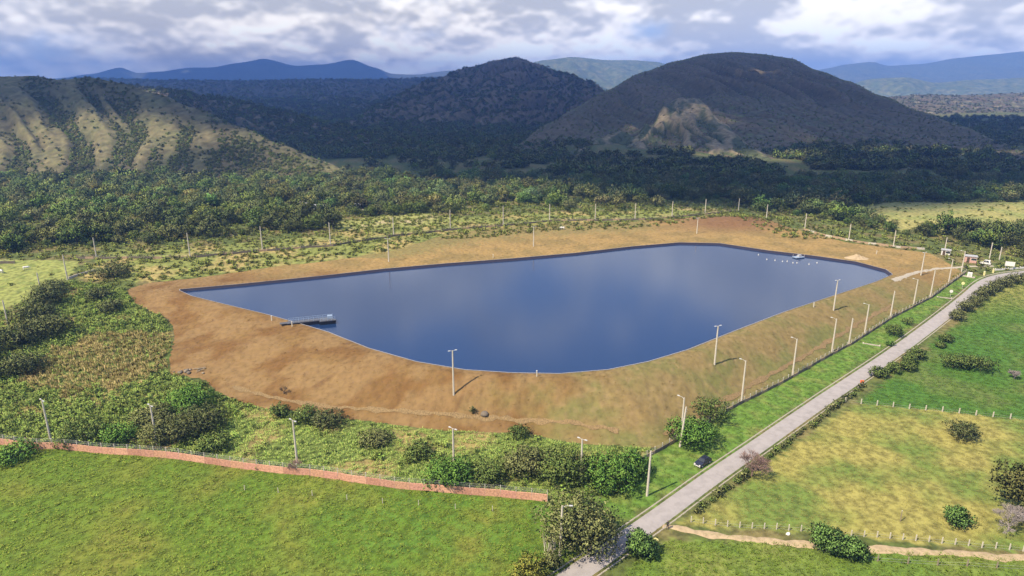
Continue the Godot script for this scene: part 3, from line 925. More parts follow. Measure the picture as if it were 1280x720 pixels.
func build_plants() -> void:
	rng.seed = 21
	# --- trees and shrubs one can point at
	grow(11.6, 96.4, 12.6, 10.0, 0.6, OLIVE, 5200, 0.30, "roadside_tree", "tree", "big olive green tree whose shadow falls across the road")
	grow(2.8, 88.2, 5.8, 4.6, 0.2, YELLOW, 1500, 0.24, "flowering_shrub", "shrub", "yellowish rounded shrub at the field corner beside the road lamp")
	grow(6.4, 91.0, 3.4, 3.2, 0.2, OLIVE, 700, 0.24, "shrub", "shrub", "small olive shrub between the yellowish shrub and the roadside tree")
	grow(19.4, 114.6, 9.4, 6.4, 0.3, BRIGHT, 3200, 0.30, "shrub", "shrub", "tall bright green shrub at the wall's road end, beside the lone pole")
	grow(24.2, 118.4, 7.2, 5.6, 0.3, BRIGHT, 2200, 0.30, "shrub", "shrub", "bright green shrub by the first posts of the roadside fence")
	grow(10.4, 117.2, 10.5, 6.2, 0.2, MID, 3200, 0.30, "shrub", "shrub", "broad green shrub behind the last length of pink wall")
	grow(3.0, 119.8, 9.0, 5.0, 0.2, OLIVE, 2400, 0.30, "shrub", "shrub", "olive shrub behind the pink wall, next to the broad green one")
	grow(-4.6, 116.4, 6.8, 4.0, 0.2, MID, 1700, 0.28, "shrub", "shrub", "green shrub behind the pink wall beside the bright round one")
	grow(-12.8, 115.6, 9.2, 4.8, 0.2, BRIGHT, 2800, 0.28, "shrub", "shrub", "bright green round shrub spilling over the pink wall")
	grow(39.9, 131.2, 9.6, 5.6, 0.8, BRIGHT, 2900, 0.30, "verge_tree", "tree", "bright green tree round the foot of the leaning pole")
	grow(46.8, 141.2, 7.8, 5.2, 1.2, MID, 1300, 0.28, "verge_tree", "tree", "thin green tree by the roadside fence beyond the leaning pole")
	grow(21.8, 94.4, 5.0, 4.2, 0.3, FRESH, 1500, 0.30, "broadleaf_shrub", "shrub", "leafy green shrub at the corner of road and dirt track")
	grow(53.4, 95.9, 5.0, 4.4, 0.2, FRESH, 1500, 0.30, "broadleaf_shrub", "shrub", "fresh green shrub on the dirt track, the taller of a pair")
	grow(56.8, 93.9, 4.6, 3.6, 0.2, FRESH, 1300, 0.30, "broadleaf_shrub", "shrub", "fresh green shrub on the dirt track, the lower of a pair")
	grow(100.6, 133.2, 6.4, 3.4, 0.7, DARK, 1500, 0.24, "pasture_tree", "tree", "small dark flat-topped tree alone in the pasture")
	grow(79.8, 102.8, 4.6, 3.2, 0.3, FRESH, 1100, 0.28, "shrub", "shrub", "fresh green shrub alone in the yellowish pasture")
	grow(94.2, 105.2, 11.0, 10.0, 2.2, [Color(0.12, 0.13, 0.042), Color(0.155, 0.145, 0.05), Color(0.08, 0.095, 0.032)], 3600, 0.36, "pasture_tree", "tree", "large brownish green tree behind the leafless grey shrub")
	bare_tree(87.4, 100.4, 5.2, M.pale_twig, "pale grey leafless tree by the pasture fence")
	bare_tree(48.3, 118.0, 5.4, M.twig, "pinkish brown leafless tree overhanging the road")
	bare_tree(-57.1, 152.4, 2.4, M.bark, "small dead sapling on the orange bank slope", "dead_sapling", 2)
	bare_tree(-44.0, 119.6, 3.4, M.twig, "brown leafless shrub leaning over the pink wall", "leafless_shrub", 3)
	bare_tree(135.1, 165.0, 2.6, M.pale_twig, "small grey leafless shrub in the far pasture", "leafless_shrub")
	grow(-9.2, 140.8, 1.5, 2.1, 0.2, OLIVE, 160, 0.2, "sapling", "tree", "lone green sapling low on the bank")
	for q in [[-78.5, 147.5, 11.0, 4.2, BRIGHT, "bright green shrub mass against the toe of the bank"], [-76.6, 131.6, 9.5, 5.6, OLIVE, "olive shrub behind the wall pole, near the scrub corner"], [-86.5, 131.4, 7.0, 4.4, BRIGHT, "bright green shrub on the inner side of the pink wall"], [-95.5, 132.6, 9.5, 3.6, MID, "low wide green shrub by the second wall pole"], [-71.0, 137.0, 10.5, 5.8, DARK, "dark tall shrub casting a shadow on the open grass"], [-83.0, 139.5, 9.0, 4.6, OLIVE, "grey green shrub in the scrub behind the wall"], [-64.5, 129.0, 6.5, 2.8, MID, "low green shrub beside the dark tall one"], [-55.3, 143.8, 4.8, 3.2, MID, "small green shrub at the toe of the bank, first of three"], [-48.4, 141.2, 6.4, 3.6, MID, "small green shrub at the toe of the bank, middle of three"], [-42.8, 139.2, 7.2, 3.6, DARK, "darker green shrub at the toe of the bank, last of three"], [-105.0, 125.0, 8.0, 2.6, BRIGHT, "bright green shrub in the pasture outside the pink wall"], [1.6, 134.2, 4.4, 2.4, MID, "low shrub where the grass meets the front of the bank"], [-30.0, 131.0, 7.0, 2.4, OLIVE, "low olive thicket on the grass below the bank"], [-20.0, 125.5, 6.5, 2.4, MID, "low green thicket near the third wall pole"]]:
		grow(q[0], q[1], q[2], q[3], 0.15, q[4], int(q[2] * q[2] * 24 + 200), 0.28, "shrub", "shrub", q[5])
	var order := 0
	for q in [[-159.0, 222.0, 8.0, 5.0], [-141.0, 217.0, 8.0, 4.0], [-155.0, 212.0, 12.5, 6.4], [-131.0, 207.0, 7.0, 3.6], [-150.0, 199.0, 12.0, 6.0], [-139.6, 188.0, 13.0, 6.0], [-144.0, 181.0, 12.0, 6.6], [-162.0, 178.0, 12.0, 6.5], [-147.0, 171.0, 11.5, 6.2], [-131.0, 165.0, 10.0, 5.6], [-139.0, 160.0, 11.0, 5.4], [-152.0, 160.0, 11.0, 6.0], [-150.0, 150.0, 10.0, 5.0]]:
		order += 1
		grow(q[0], q[1], q[2], q[3], 0.3, DARK, int(q[2] * q[2] * 13 + 200), 0.36, "scrub_tree", "tree", "dark low scrub tree by the dry grass, %s counted from the grey wall corner" % nth(order), "dark scrub trees by the dry grass")
	grow(-148.4, 239.0, 13.0, 4.8, 0.2, DARK, 1500, 0.38, "scrub_tree", "tree", "lone wide dark shrub between the wall and the end of the bank")
	for q in [[123.2, 172.4, 6.6, 3.8], [129.6, 170.2, 6.8, 4.2], [126.0, 171.8, 5.0, 3.4]]:
		grow(q[0], q[1], q[2], q[3], 0.6, MID, 900, 0.28, "pasture_shrub", "shrub", "dark green shrub of the short pasture row, %s of three from the road" % ["first", "last", "middle"][[123.2, 129.6, 126.0].find(q[0])], "row of shrubs in the pasture")
	order = 0
	for q in [[99.4, 166.4, 5.6, 3.6], [104.8, 169.0, 5.4, 3.6], [109.4, 170.2, 6.0, 4.2], [116.2, 178.2, 6.0, 5.0], [112.6, 175.0, 5.0, 4.4], [132.7, 190.4, 4.6, 3.2], [128.0, 186.0, 3.2, 2.2], [146.8, 208.0, 5.6, 4.0], [154.4, 215.2, 5.8, 4.4], [160.6, 220.6, 6.0, 4.4], [166.4, 226.0, 6.4, 4.8], [171.8, 230.6, 6.0, 4.6], [177.6, 235.0, 6.6, 4.8], [184.0, 239.4, 6.6, 4.6], [190.8, 243.2, 6.8, 4.8], [198.0, 246.6, 6.6, 4.8], [206.0, 249.2, 6.8, 4.8], [214.0, 251.0, 7.0, 4.8]]:
		order += 1
		grow(q[0], q[1], q[2] * (0.74 if q[1] < 200 else 0.86), q[3] * (0.74 if q[1] < 200 else 0.84), 0.2, MID if q[1] < 200 else OLIVE, 900, 0.28, "hedgerow_shrub", "shrub", "tall hedgerow shrub between road and pasture, %s counted from the orange marker" % nth(order), "tall hedgerow shrubs")
	grow(118.9, 194.8, 5.0, 3.6, 0.6, MID, 800, 0.26, "verge_tree", "tree", "small round tree on the grass verge near the road, far half")
	grow(113.6, 187.4, 2.4, 1.8, 0.1, BRIGHT, 300, 0.22, "shrub", "shrub", "tiny green bush on the grass verge beside the concrete slab")
	grow(127.8, 203.5, 3.0, 2.6, 0.5, MID, 300, 0.24, "verge_tree", "tree", "smallest tree on the grass verge, thin and pale")
	# the low hedge between road and pasture
	var hedge: Array[Mesh] = []
	for i in 5:
		hedge.append(crown(lobed(1.9, 1.25, 0.05, 5, 0.7), 210, 0.15, MID if i % 2 else OLIVE))
	for i in 46:
		var t := i / 45.0
		var p := Vector2(33.9, 106.0).lerp(Vector2(91.5, 159.6), t) + Vector2(rng.randf_range(-0.5, 0.5), rng.randf_range(-0.5, 0.5))
		var o := top("hedge_shrub", hedge[i % 5], M.leaf)
		o.position = V(p.x, surf(p.x, p.y) - 0.04, p.y)
		o.rotation.y = rng.randf() * TAU
		o.scale = Vector3.ONE * rng.randf_range(0.6, 1.15)
		tag(o, "low shrub of the roadside hedge, %s counted from the dirt track" % nth(i + 1), "shrub", "low roadside hedge")
	# dry agave stalks by the big tree
	for i in 7:
		var p := Vector2(5.6 + rng.randf() * 3.2, 93.6 + rng.randf() * 3.0)
		var s := st()
		for k in 6:
			var e := Vector3(rng.randf_range(-0.5, 0.5), rng.randf_range(2.0, 4.4), rng.randf_range(-0.4, 0.4))
			tube(s, Vector3(rng.randf_range(-0.15, 0.15), -0.1, 0), e, 0.06, 0.02, 4)
		var o := top("dry_stalks", done(s), M.concrete)
		o.position = V(p.x, surf(p.x, p.y), p.y)
		tag(o, "pale dry cactus stalks beside the big roadside tree, %s clump" % nth(i + 1), "plant", "dry stalks by the roadside tree")
	build_grass()
	build_woods()

func fill(poly: PackedVector2Array, r: Rect2, n: int, f: Callable) -> void:
	for i in n:
		var p := Vector2(r.position.x + rng.randf() * r.size.x, r.position.y + rng.randf() * r.size.y)
		if poly.size() == 0 or Geometry2D.is_point_in_polygon(p, poly): f.call(p.x, p.y)

func build_grass() -> void:
	rng.seed = 33
	var green: Array = [Color(0.149, 0.252, 0.032), Color(0.201, 0.277, 0.044), Color(0.114, 0.211, 0.025), Color(0.271, 0.277, 0.061)]
	var lush: Array = [Color(0.089, 0.184, 0.026), Color(0.119, 0.209, 0.033), Color(0.067, 0.142, 0.021)]
	var dry: Array = [Color(0.271, 0.245, 0.075), Color(0.202, 0.220, 0.056), Color(0.328, 0.277, 0.098)]
	var straw: Array = [Color(0.42, 0.31, 0.135), Color(0.34, 0.25, 0.10), Color(0.50, 0.38, 0.18), Color(0.26, 0.20, 0.08)]
	var tint := func(lo: float, hi: float) -> Color:
		var k := rng.randf_range(lo, hi)
		return Color(k, k * rng.randf_range(0.95, 1.05), k)
	var xf := []
	var cc := []
	fill(field_front, Rect2(-125, 84, 140, 48), 44000, func(x: float, d: float) -> void:
		var k := n3.get_noise_2d(x * 6.0, d * 10.0)
		xf.append(xform(x, d, rng.randf_range(0.45, 1.0) * (1.0 + 0.5 * k) * (1.7 if rng.randf() < 0.06 else 1.0), rng.randf_range(0.6, 1.2)))
		cc.append(tint.call(0.75, 1.2)))
	scatter("pasture_grass", tuft(12, 0.25, 0.28, 0.05, 0.8, green), M.leaf, xf, cc, "tussocky green grass of the pasture outside the pink wall", "grass")
	xf = []
	cc = []
	fill(verge, Rect2(8, 98, 178, 160), 42000, func(x: float, d: float) -> void:
		if road_dist(x, d) < 3.4: return
		xf.append(xform(x, d, rng.randf_range(0.6, 1.1), 0.8))
		cc.append(tint.call(0.75, 1.15)))
	fill(field_far, Rect2(85, 105, 180, 155), 46000, func(x: float, d: float) -> void:
		if road_dist(x, d) < 4.0: return
		xf.append(xform(x, d, rng.randf_range(0.8, 1.5), 0.7))
		cc.append(tint.call(0.75, 1.2)))
	scatter("meadow_grass", tuft(10, 0.26, 0.28, 0.05, 0.7, lush), M.leaf, xf, cc, "bright green short grass of the verge and far pasture", "grass")
	xf = []
	cc = []
	fill(field_near, Rect2(30, 90, 100, 62), 28000, func(x: float, d: float) -> void:
		xf.append(xform(x, d, rng.randf_range(0.5, 1.1), rng.randf_range(0.5, 1.0)))
		cc.append(tint.call(0.85, 1.15)))
	scatter("dry_pasture_grass", tuft(11, 0.20, 0.30, 0.045, 0.8, dry), M.leaf, xf, cc, "yellowish grass of the pasture beyond the dirt track", "grass")
	xf = []
	cc = []
	fill(field_low, Rect2(10, 80, 110, 20), 16000, func(x: float, d: float) -> void:
		if road_dist(x, d) < 3.4: return
		xf.append(xform(x, d, rng.randf_range(0.6, 1.2), rng.randf_range(0.7, 1.2)))
		cc.append(tint.call(0.8, 1.2)))
	for q in along(pv(TRACK), 0.16):   # the grown-over middle of the track
		var e: Vector2 = q + Vector2(rng.randfn() * 0.16, rng.randfn() * 0.16)
		if e.x < 33.0: continue
		xf.append(xform(e.x, e.y, rng.randf_range(0.5, 0.9), 0.7))
		cc.append(tint.call(0.8, 1.1))
	scatter("track_grass", tuft(11, 0.30, 0.26, 0.05, 0.6, green), M.leaf, xf, cc, "green grass on the near side of the dirt track", "grass")
	# weeds and tall dry grass inside the wall
	xf = []
	cc = []
	var xd := []
	var cd := []
	var xg := []
	var cg := []
	fill(scrub, Rect2(-175, 108, 210, 130), 60000, func(x: float, d: float) -> void:
		if on_bank(x, d) > -0.5: return
		var k := n3.get_noise_2d(x * 2.2, d * 2.2) * 0.5 + 0.5
		var golden := exp(-pow((x + 112.0) / 19.0, 2.0) - pow((d - 173.0) / 17.0, 2.0))
		if golden > 0.10 + 0.42 * (n2.get_noise_2d(x * 7.0, d * 7.0) * 0.5 + 0.5) and rng.randf() < 0.88:
			xd.append(xform(x, d, rng.randf_range(0.7, 1.3), rng.randf_range(0.7, 1.2)))
			cd.append(tint.call(0.7, 1.15))
		elif x > -66.0 and d < 146.0 and rng.randf() < 0.93:
			xg.append(xform(x, d, rng.randf_range(0.5, 1.05), rng.randf_range(0.5, 0.9)))
			cg.append(tint.call(0.75, 1.2))
		elif rng.randf() < 0.30:
			xg.append(xform(x, d, rng.randf_range(0.7, 1.3), rng.randf_range(0.6, 1.1)))
			cg.append(tint.call(0.75, 1.15))
		elif k < 0.66 or rng.randf() < 0.35:
			var s := rng.randf_range(0.5, 1.35) * (1.0 + maxf(0.0, n1.get_noise_2d(x * 8.0, d * 8.0)))
			xf.append(xform(x, d, s, rng.randf_range(0.6, 1.2)))
			cc.append(Color(1.0, rng.randf_range(0.85, 1.1), 0.9) * rng.randf_range(0.7, 1.3)))
	scatter("weeds", crown(lobed(1.5, 0.8, 0.0, 5, 0.7), 100, 0.11, [Color(0.228, 0.319, 0.079), Color(0.160, 0.263, 0.054), Color(0.285, 0.347, 0.097), Color(0.115, 0.236, 0.048)]), M.leaf, xf, cc, "tangled green weeds between the pink wall and the bank", "weeds")
	scatter("tall_dry_grass", tuft(16, 1.25, 0.35, 0.035, 0.5, [Color(0.510, 0.399, 0.172), Color(0.390, 0.325, 0.119), Color(0.630, 0.501, 0.251), Color(0.240, 0.236, 0.073)]), M.leaf, xd, cd, "tall straw coloured grass in the weeds", "grass")
	scatter("tall_grass", tuft(14, 0.75, 0.42, 0.05, 0.7, [Color(0.333, 0.401, 0.095), Color(0.227, 0.356, 0.068), Color(0.411, 0.463, 0.134), Color(0.170, 0.302, 0.054)]), M.leaf, xg, cg, "knee high yellow green grass between the pink wall and the front of the bank", "grass")
	# dry grass on the embankment
	xf = []
	cc = []
	for i in 52000:
		var x := rng.randf_range(-138.0, 181.0)
		var d := rng.randf_range(127.0, 362.0)
		var k := on_bank(x, d)
		if k < 0.2 or off_crest(x, d) < 0.4: continue
		if n2.get_noise_2d(x * 12.0, d * 12.0) < -0.05: continue
		xf.append(xform(x, d, rng.randf_range(0.6, 1.4), rng.randf_range(0.5, 1.1)))
		var c := bank_color(x, d, 0.2)
		cc.append(Color(c.r * 3.6, c.g * 4.6, c.b * 9.0) * rng.randf_range(0.7, 1.25))
	scatter("bank_grass", tuft(8, 0.14, 0.26, 0.04, 0.9, [Color(0.36, 0.28, 0.13), Color(0.30, 0.23, 0.10), Color(0.40, 0.31, 0.16)]), M.leaf, xf, cc, "short dry grass on the embankment", "grass")
	# rough ground between bank and far wall, pasture on the far side
	xf = []
	cc = []
	for i in 26000:
		var x := rng.randf_range(-330.0, 330.0)
		var d := rng.randf_range(180.0, 440.0)
		if on_bank(x, d) > 18.0 or on_bank(x, d) > -0.5 and d < 300.0: continue
		if inside(x, d, scrub) or inside(x, d, field_far) or inside(x, d, verge) or road_dist(x, d) < 4.0: continue
		if inside(x, d, pasture) and rng.randf() < 0.93: continue
		if inside(x, d, meadow) and rng.randf() < 0.9: continue
		if x > -20.0 and x < 182.0 and d < 262.0: continue
		var s := rng.randf_range(0.6, 1.8)
		xf.append(xform(x, d, s, rng.randf_range(0.5, 1.0)))
		cc.append(Color(1.15, rng.randf_range(0.95, 1.1), 1.0) * rng.randf_range(0.8, 1.5))
	scatter("rough_grass", crown(lobed(1.7, 0.7, 0.0, 5, 0.7), 45, 0.18, MID + YELLOW), M.leaf, xf, cc, "rough tufted grass and low weeds round the far wall", "grass")

func wooded(x: float, d: float) -> float:   # how thickly trees stand, 0 to 1
	if inside(x, d, meadow) or inside(x, d, glade) or inside(x, d, pasture) or inside(x, d, strip_far) or inside(x, d, field_far): return 0.0
	if on_bank(x, d) > -2.0 or road_dist(x, d) < 6.0: return 0.0
	if x > -119.0 and x < -84.0 and d > 366.0 and d < 384.0: return 0.0
	if x > 176.0 and x < 215.0 and d < 284.0: return 0.0
	var edge := 0.0
	if x < -28.0: edge = 266.0 + maxf(0.0, x + 200.0) * 0.44
	elif x < 130.0: edge = 352.0 + (x + 28.0) * 0.12
	else: edge = 372.0 - (x - 130.0) * 1.15
	edge = maxf(edge, 268.0)
	if d < edge: return 0.0
	var k := n3.get_noise_2d(x * 1.1, d * 1.6) * 0.5 + 0.5
	if x > -45.0 and x < 135.0: return lerpf(0.10, 1.0, ss(395.0, 450.0, d + (k - 0.5) * 60.0))
	return lerpf(0.35, 1.0, ss(0.0, 18.0, d - edge)) * ss(0.37, 0.48, k)

const WALL_POLES: Array = [[-168.6, 262.9], [-132.0, 265.8], [-106.0, 276.2], [-79.4, 285.2], [-55.1, 304.7], [-30.0, 319.5], [-4.4, 329.4], [19.6, 343.8], [43.4, 343.8], [64.3, 344.4], [85.1, 351.0], [105.5, 361.0], [127.3, 371.9], [134.4, 348.3], [143.3, 321.1], [153.3, 297.3], [168.1, 287.0], [187.1, 281.0], [200.2, 271.6]]

func build_woods() -> void:
	rng.seed = 55
	var kinds: Array = [MID, DARK, DARK, OLIVE]
	var crowns: Array[Mesh] = []
	var stems: Array[Mesh] = []
	for i in 6:
		var w := 7.5 + i * 0.6
		var h := 6.0 + (i % 3) * 1.1
		var lobes := lobed(w, h, 0.8, 8 + i % 3, 0.68)
		crowns.append(crown(lobes, 1900, 0.23, kinds[i % 4], 0.3))
		stems.append(trunk(2.6, 0.2, lobes, 4))
	var tints: Array[Material] = []
	for t in [[1.0, 1.0, 1.0], [1.05, 1.02, 0.9], [0.85, 0.95, 0.9], [1.05, 1.05, 1.05]]:
		var m: StandardMaterial3D = M.leaf.duplicate()
		m.albedo_color = lin(0.95 * t[0], 0.95 * t[1], 0.95 * t[2])
		tints.append(m)
	# trees at the wood's near edge stand as things of their own, the rest are one mass
	var spots := []
	for i in 15000:
		var x := rng.randf_range(-430.0, 430.0)
		var d := rng.randf_range(266.0, 560.0)
		if absf(x) > d * 0.86: continue
		if rng.randf() < wooded(x, d): spots.append(Vector2(x, d))
	var kept := []
	var cells := {}
	for p in spots:
		var c := Vector2i(int(floor(p.x / 5.0)), int(floor(p.y / 5.0)))
		if cells.has(c): continue
		cells[c] = true
		kept.append(p)
	kept.sort_custom(func(a: Vector2, b: Vector2) -> bool: return a.length() < b.length())
	var xf := [[], [], [], [], [], []]
	var cc := [[], [], [], [], [], []]
	for i in kept.size():
		var p: Vector2 = kept[i]
		var s := lerpf(0.4, 1.4, pow(rng.randf(), 1.9))
		var k := rng.randi() % 6
		if i < 240:
			var tone: String = ["green", "dark green", "dull green", "grey green"][k % 4]
			var size: String = "small" if s < 0.5 else ("middling" if s < 0.8 else "tall")
			var best := 0
			for w in WALL_POLES.size():
				if absf(p.x / p.y - WALL_POLES[w][0] / WALL_POLES[w][1]) < absf(p.x / p.y - WALL_POLES[best][0] / WALL_POLES[best][1]): best = w
			var step := int((p.length() - Vector2(WALL_POLES[best][0], WALL_POLES[best][1]).length()) / 9.0)
			var label := "%s %s tree behind the %s far pole from the cow pasture, %s row back" % [size, tone, nth(best + 1), nth(clampi(step, 0, 17) + 1)]
			var o := thing("valley_tree", label, "tree", V(p.x, surf(p.x, p.y) - 0.1, p.y), rng.randf() * TAU, "trees at the edge of the valley wood")
			o.scale = Vector3(s, s * rng.randf_range(0.85, 1.15), s)
			part("trunk", stems[k], M.bark, o)
			part("crown", crowns[k], tints[rng.randi() % 4], o)
		else:
			xf[k].append(xform(p.x, p.y, s, rng.randf_range(0.85, 1.15), 0.2))
			var g := rng.randf_range(0.85, 1.6)
			cc[k].append(Color(g * rng.randf_range(0.75, 1.2), g, g * rng.randf_range(0.8, 1.2)))
	for k in 6:
		scatter("woodland", crowns[k], M.leaf, xf[k], cc[k], "dense wood of mixed green trees on the valley floor", "woodland")
	# the far woods and the scrub on the hills
	var lows: Array[Mesh] = []
	for i in 3:
		lows.append(crown(lobed(8.5, 6.5, 0.2, 6, 0.7), 260, 0.62, [MID, DARK, DARK][i]))
	xf = [[], [], []]
	cc = [[], [], []]
	var put := func(x: float, y: float, d: float, s: float, g: float) -> void:
		var k := rng.randi() % 3
		xf[k].append(Transform3D(Basis(Vector3.UP, rng.randf() * TAU).scaled(Vector3(s, s * rng.randf_range(0.8, 1.1), s)), V(x, y - 0.3, d)))
		cc[k].append(Color(g * rng.randf_range(0.9, 1.2), g, g * rng.randf_range(0.85, 1.1)))
	for i in 20000:
		var d := 540.0 + 1300.0 * pow(rng.randf(), 2.0)
		var x := rng.randf_range(-0.95, 0.95) * d
		var k := n3.get_noise_2d(x * 0.7, d * 0.7) * 0.5 + 0.5
		if k < 0.40: continue
		if hill_y("spur", x, d).y > 0.04 or hill_y("eroded", x, d).y > 0.1 or hill_y("big", x, d).y > 0.05 and rng.randf() < 0.8: continue
		put.call(x, bare(x, d), d, rng.randf_range(0.6, 1.5), rng.randf_range(0.8, 1.3))
	for i in 9000:
		var d := rng.randf_range(700.0, 2400.0)
		var x := rng.randf_range(-0.55, 0.12) * d
		var y := maxf(bare(x, d), maxf(hill_y("shoulder", x, d).x, maxf(hill_y("peak", x, d).x, hill_y("ridge", x, d).x)))
		if hill_y("eroded", x, d).y > 0.02: continue
		put.call(x, y, d, rng.randf_range(0.5, 1.3), rng.randf_range(0.8, 1.3))
	for q in [["eroded", -0.95, -0.18, 470.0, 820.0, 46000, 0.30, 1.35], ["spur", 0.03, 0.45, 560.0, 1150.0, 10000, 0.24, 1.4], ["shoulder", -0.60, -0.07, 700.0, 1650.0, 9000, 0.5, 1.2], ["big", -0.03, 0.80, 520.0, 1920.0, 15000, 0.26, 1.75], ["peak", -0.30, 0.24, 1000.0, 2720.0, 12000, 0.42, 1.7], ["ridge", -0.80, 0.18, 1250.0, 4300.0, 13000, 1.2, 1.7], ["brown", 0.45, 0.95, 1700.0, 2900.0, 5000, 0.6, 1.0]]:
		for i in q[5]:
			var d := rng.randf_range(q[3], q[4])
			var x := rng.randf_range(q[1], q[2]) * d
			var h := hill_y(q[0], x, d)
			if h.y < 0.02: continue
			var k := n3.get_noise_2d(x * 1.8 + 40.0, d * 1.8) * 0.5 + 0.5
			if q[0] == "eroded" or q[0] == "spur":
				var side := hill_y(q[0], x + 12.0, d).x + hill_y(q[0], x - 12.0, d).x - 2.0 * h.x
				if h.z > 0.5 and rng.randf() < 0.9 or side < 0.2 and rng.randf() < 0.6 or h.y > 0.8 and rng.randf() < 0.6: continue
			elif k < 0.38 and rng.randf() < 0.8: continue
			put.call(x, h.x, d, q[6] * rng.randf_range(0.6, 1.4), q[7] * rng.randf_range(0.6, 1.05))
	for k in 3:
		scatter("forest", lows[k], M.leaf, xf[k], cc[k], "far woods and scrub covering the valley and the hillsides", "forest")

# ---------------------------------------------------------------- built things
const ORD: Array = ["first", "second", "third", "fourth", "fifth", "sixth", "seventh", "eighth", "ninth", "tenth", "eleventh", "twelfth", "thirteenth", "fourteenth", "fifteenth", "sixteenth", "seventeenth", "eighteenth", "nineteenth", "twentieth"]

func pole(x: float, d: float, h: float, kind: String, label: String, group: String, arm: Vector3 = Vector3(-1, 0, 0), lean: float = 0.0) -> void:
	var o := thing("lamp_post" if kind != "plain" else "utility_pole", label, "lamp post" if kind != "plain" else "pole", V(x, surf(x, d), d), 0.0, group)
	o.rotation.z = -lean
	var s := st()
	tube(s, Vector3(0, -0.5, 0), Vector3(0, h, 0), 0.25, 0.16, 10)
	part("shaft", done(s), M.concrete, o)
	s = st()
	tube(s, Vector3(0, h - 0.02, 0), Vector3(0, h + 0.06, 0), 0.18, 0.13, 8)
	part("cap", done(s), M.kerb, o)
	if kind == "plain":
		s = st()
		for y in [h - 0.5, h - 1.1]:
			tube(s, Vector3(0.12, y, 0), Vector3(0.32, y, 0), 0.035, 0.05, 6)
		part("insulator", done(s), M.white, o)
		return
	var arms: Array = [arm] if kind == "arm" else [arm, -arm]
	for a: Vector3 in arms:
		s = st()
		var r := 1.15 if kind == "arm" else 0.55
		tube(s, Vector3(0, h - 0.35, 0), a * r * 0.45 + Vector3(0, h + 0.02, 0), 0.04, 0.035, 6)
		tube(s, a * r * 0.45 + Vector3(0, h + 0.02, 0), a * r + Vector3(0, h + 0.08, 0), 0.035, 0.03, 6)
		part("arm", done(s), M.steel, o)
		var yaw := Basis(Vector3.UP, atan2(-a.z, a.x))
		s = st()
		box(s, Vector3.ZERO, Vector3(0.62, 0.12, 0.26), yaw, 0.8)
		var head := part("lamp_head", done(s), M.steel, o, a * (r + 0.28) + Vector3(0, h + 0.10, 0))
		s = st()
		box(s, Vector3(0, -0.07, 0), Vector3(0.44, 0.03, 0.20), yaw)
		part("lens", done(s), M.white, head)

func along(pts: PackedVector2Array, step: float) -> Array:   # points every step metres along a line
	var out := []
	var left := 0.0
	for i in pts.size() - 1:
		var l := pts[i].distance_to(pts[i + 1])
		while left <= l:
			out.append(pts[i].lerp(pts[i + 1], left / l))
			left += step
		left -= l
	return out

# a fence or wall along a line: panels between posts, each a piece of its own
func barrier(o: Node3D, pts: PackedVector2Array, step: float, wall_h: float, thick: float, mats: Array, post_h: float, post_r: float, post_m: Material, piece: String, post_name: String, wires: Array, wire_m: Material, mesh_h: float = 0.0) -> void:
	var ps := along(pts, step)
	var base := o.position
	var post_mesh := {}
	var wire := st()
	for i in ps.size():
		var p: Vector2 = ps[i]
		var y := surf(p.x, p.y)
		if post_h > 0.0:
			var hh := post_h * (1.0 + 0.1 * n2.get_noise_2d(i * 91.0, 3.0))
			var key := i % 3
			if not post_mesh.has(key):
				var s := st()
				box(s, Vector3(0, (wall_h + hh) * 0.5 - 0.15, 0), Vector3(post_r * 2.0, wall_h + hh + 0.3, post_r * 2.0), Basis.IDENTITY, 0.92)
				post_mesh[key] = done(s)
			part(post_name, post_mesh[key], post_m, o, V(p.x, y, p.y) - base)
		if i + 1 == ps.size(): break
		var q: Vector2 = ps[i + 1]
		var y2 := surf(q.x, q.y)
		var a := V(p.x, y, p.y) - base
		var b := V(q.x, y2, q.y) - base
		var dir := (b - a).normalized()
		if wall_h > 0.0:
			var s := st()
			var bx := dir
			var bz := bx.cross(Vector3.UP).normalized()
			var l := a.distance_to(b) - post_r * 0.5
			box(s, (a + b) * 0.5 + Vector3(0, wall_h * 0.5 - 0.2, 0), Vector3(l, wall_h + 0.4 + 0.03 * (i % 3), thick), Basis(bx, bz.cross(bx), bz))
			part(piece, done(s), mats[i * 7 % mats.size()], o)
		for w in wires:
			tube(wire, a + Vector3(0, wall_h + w, 0), b + Vector3(0, wall_h + w, 0), 0.012, 0.012, 4, false)
		if mesh_h > 0.0:
			var n := int(a.distance_to(b) / 0.28)
			for k in n:
				var e := a.lerp(b, k / float(n)) + Vector3(0, wall_h, 0)
				var f := a.lerp(b, (k + 2.0) / n) + Vector3(0, wall_h + mesh_h, 0)
				tube(wire, e, f, 0.010, 0.010, 3, false)
				tube(wire, Vector3(e.x, f.y, e.z), Vector3(f.x, e.y, f.z), 0.010, 0.010, 3, false)
	if wires.size() or mesh_h > 0.0:
		part("wire_mesh" if mesh_h > 0.0 else "wire", done(wire), wire_m, o)

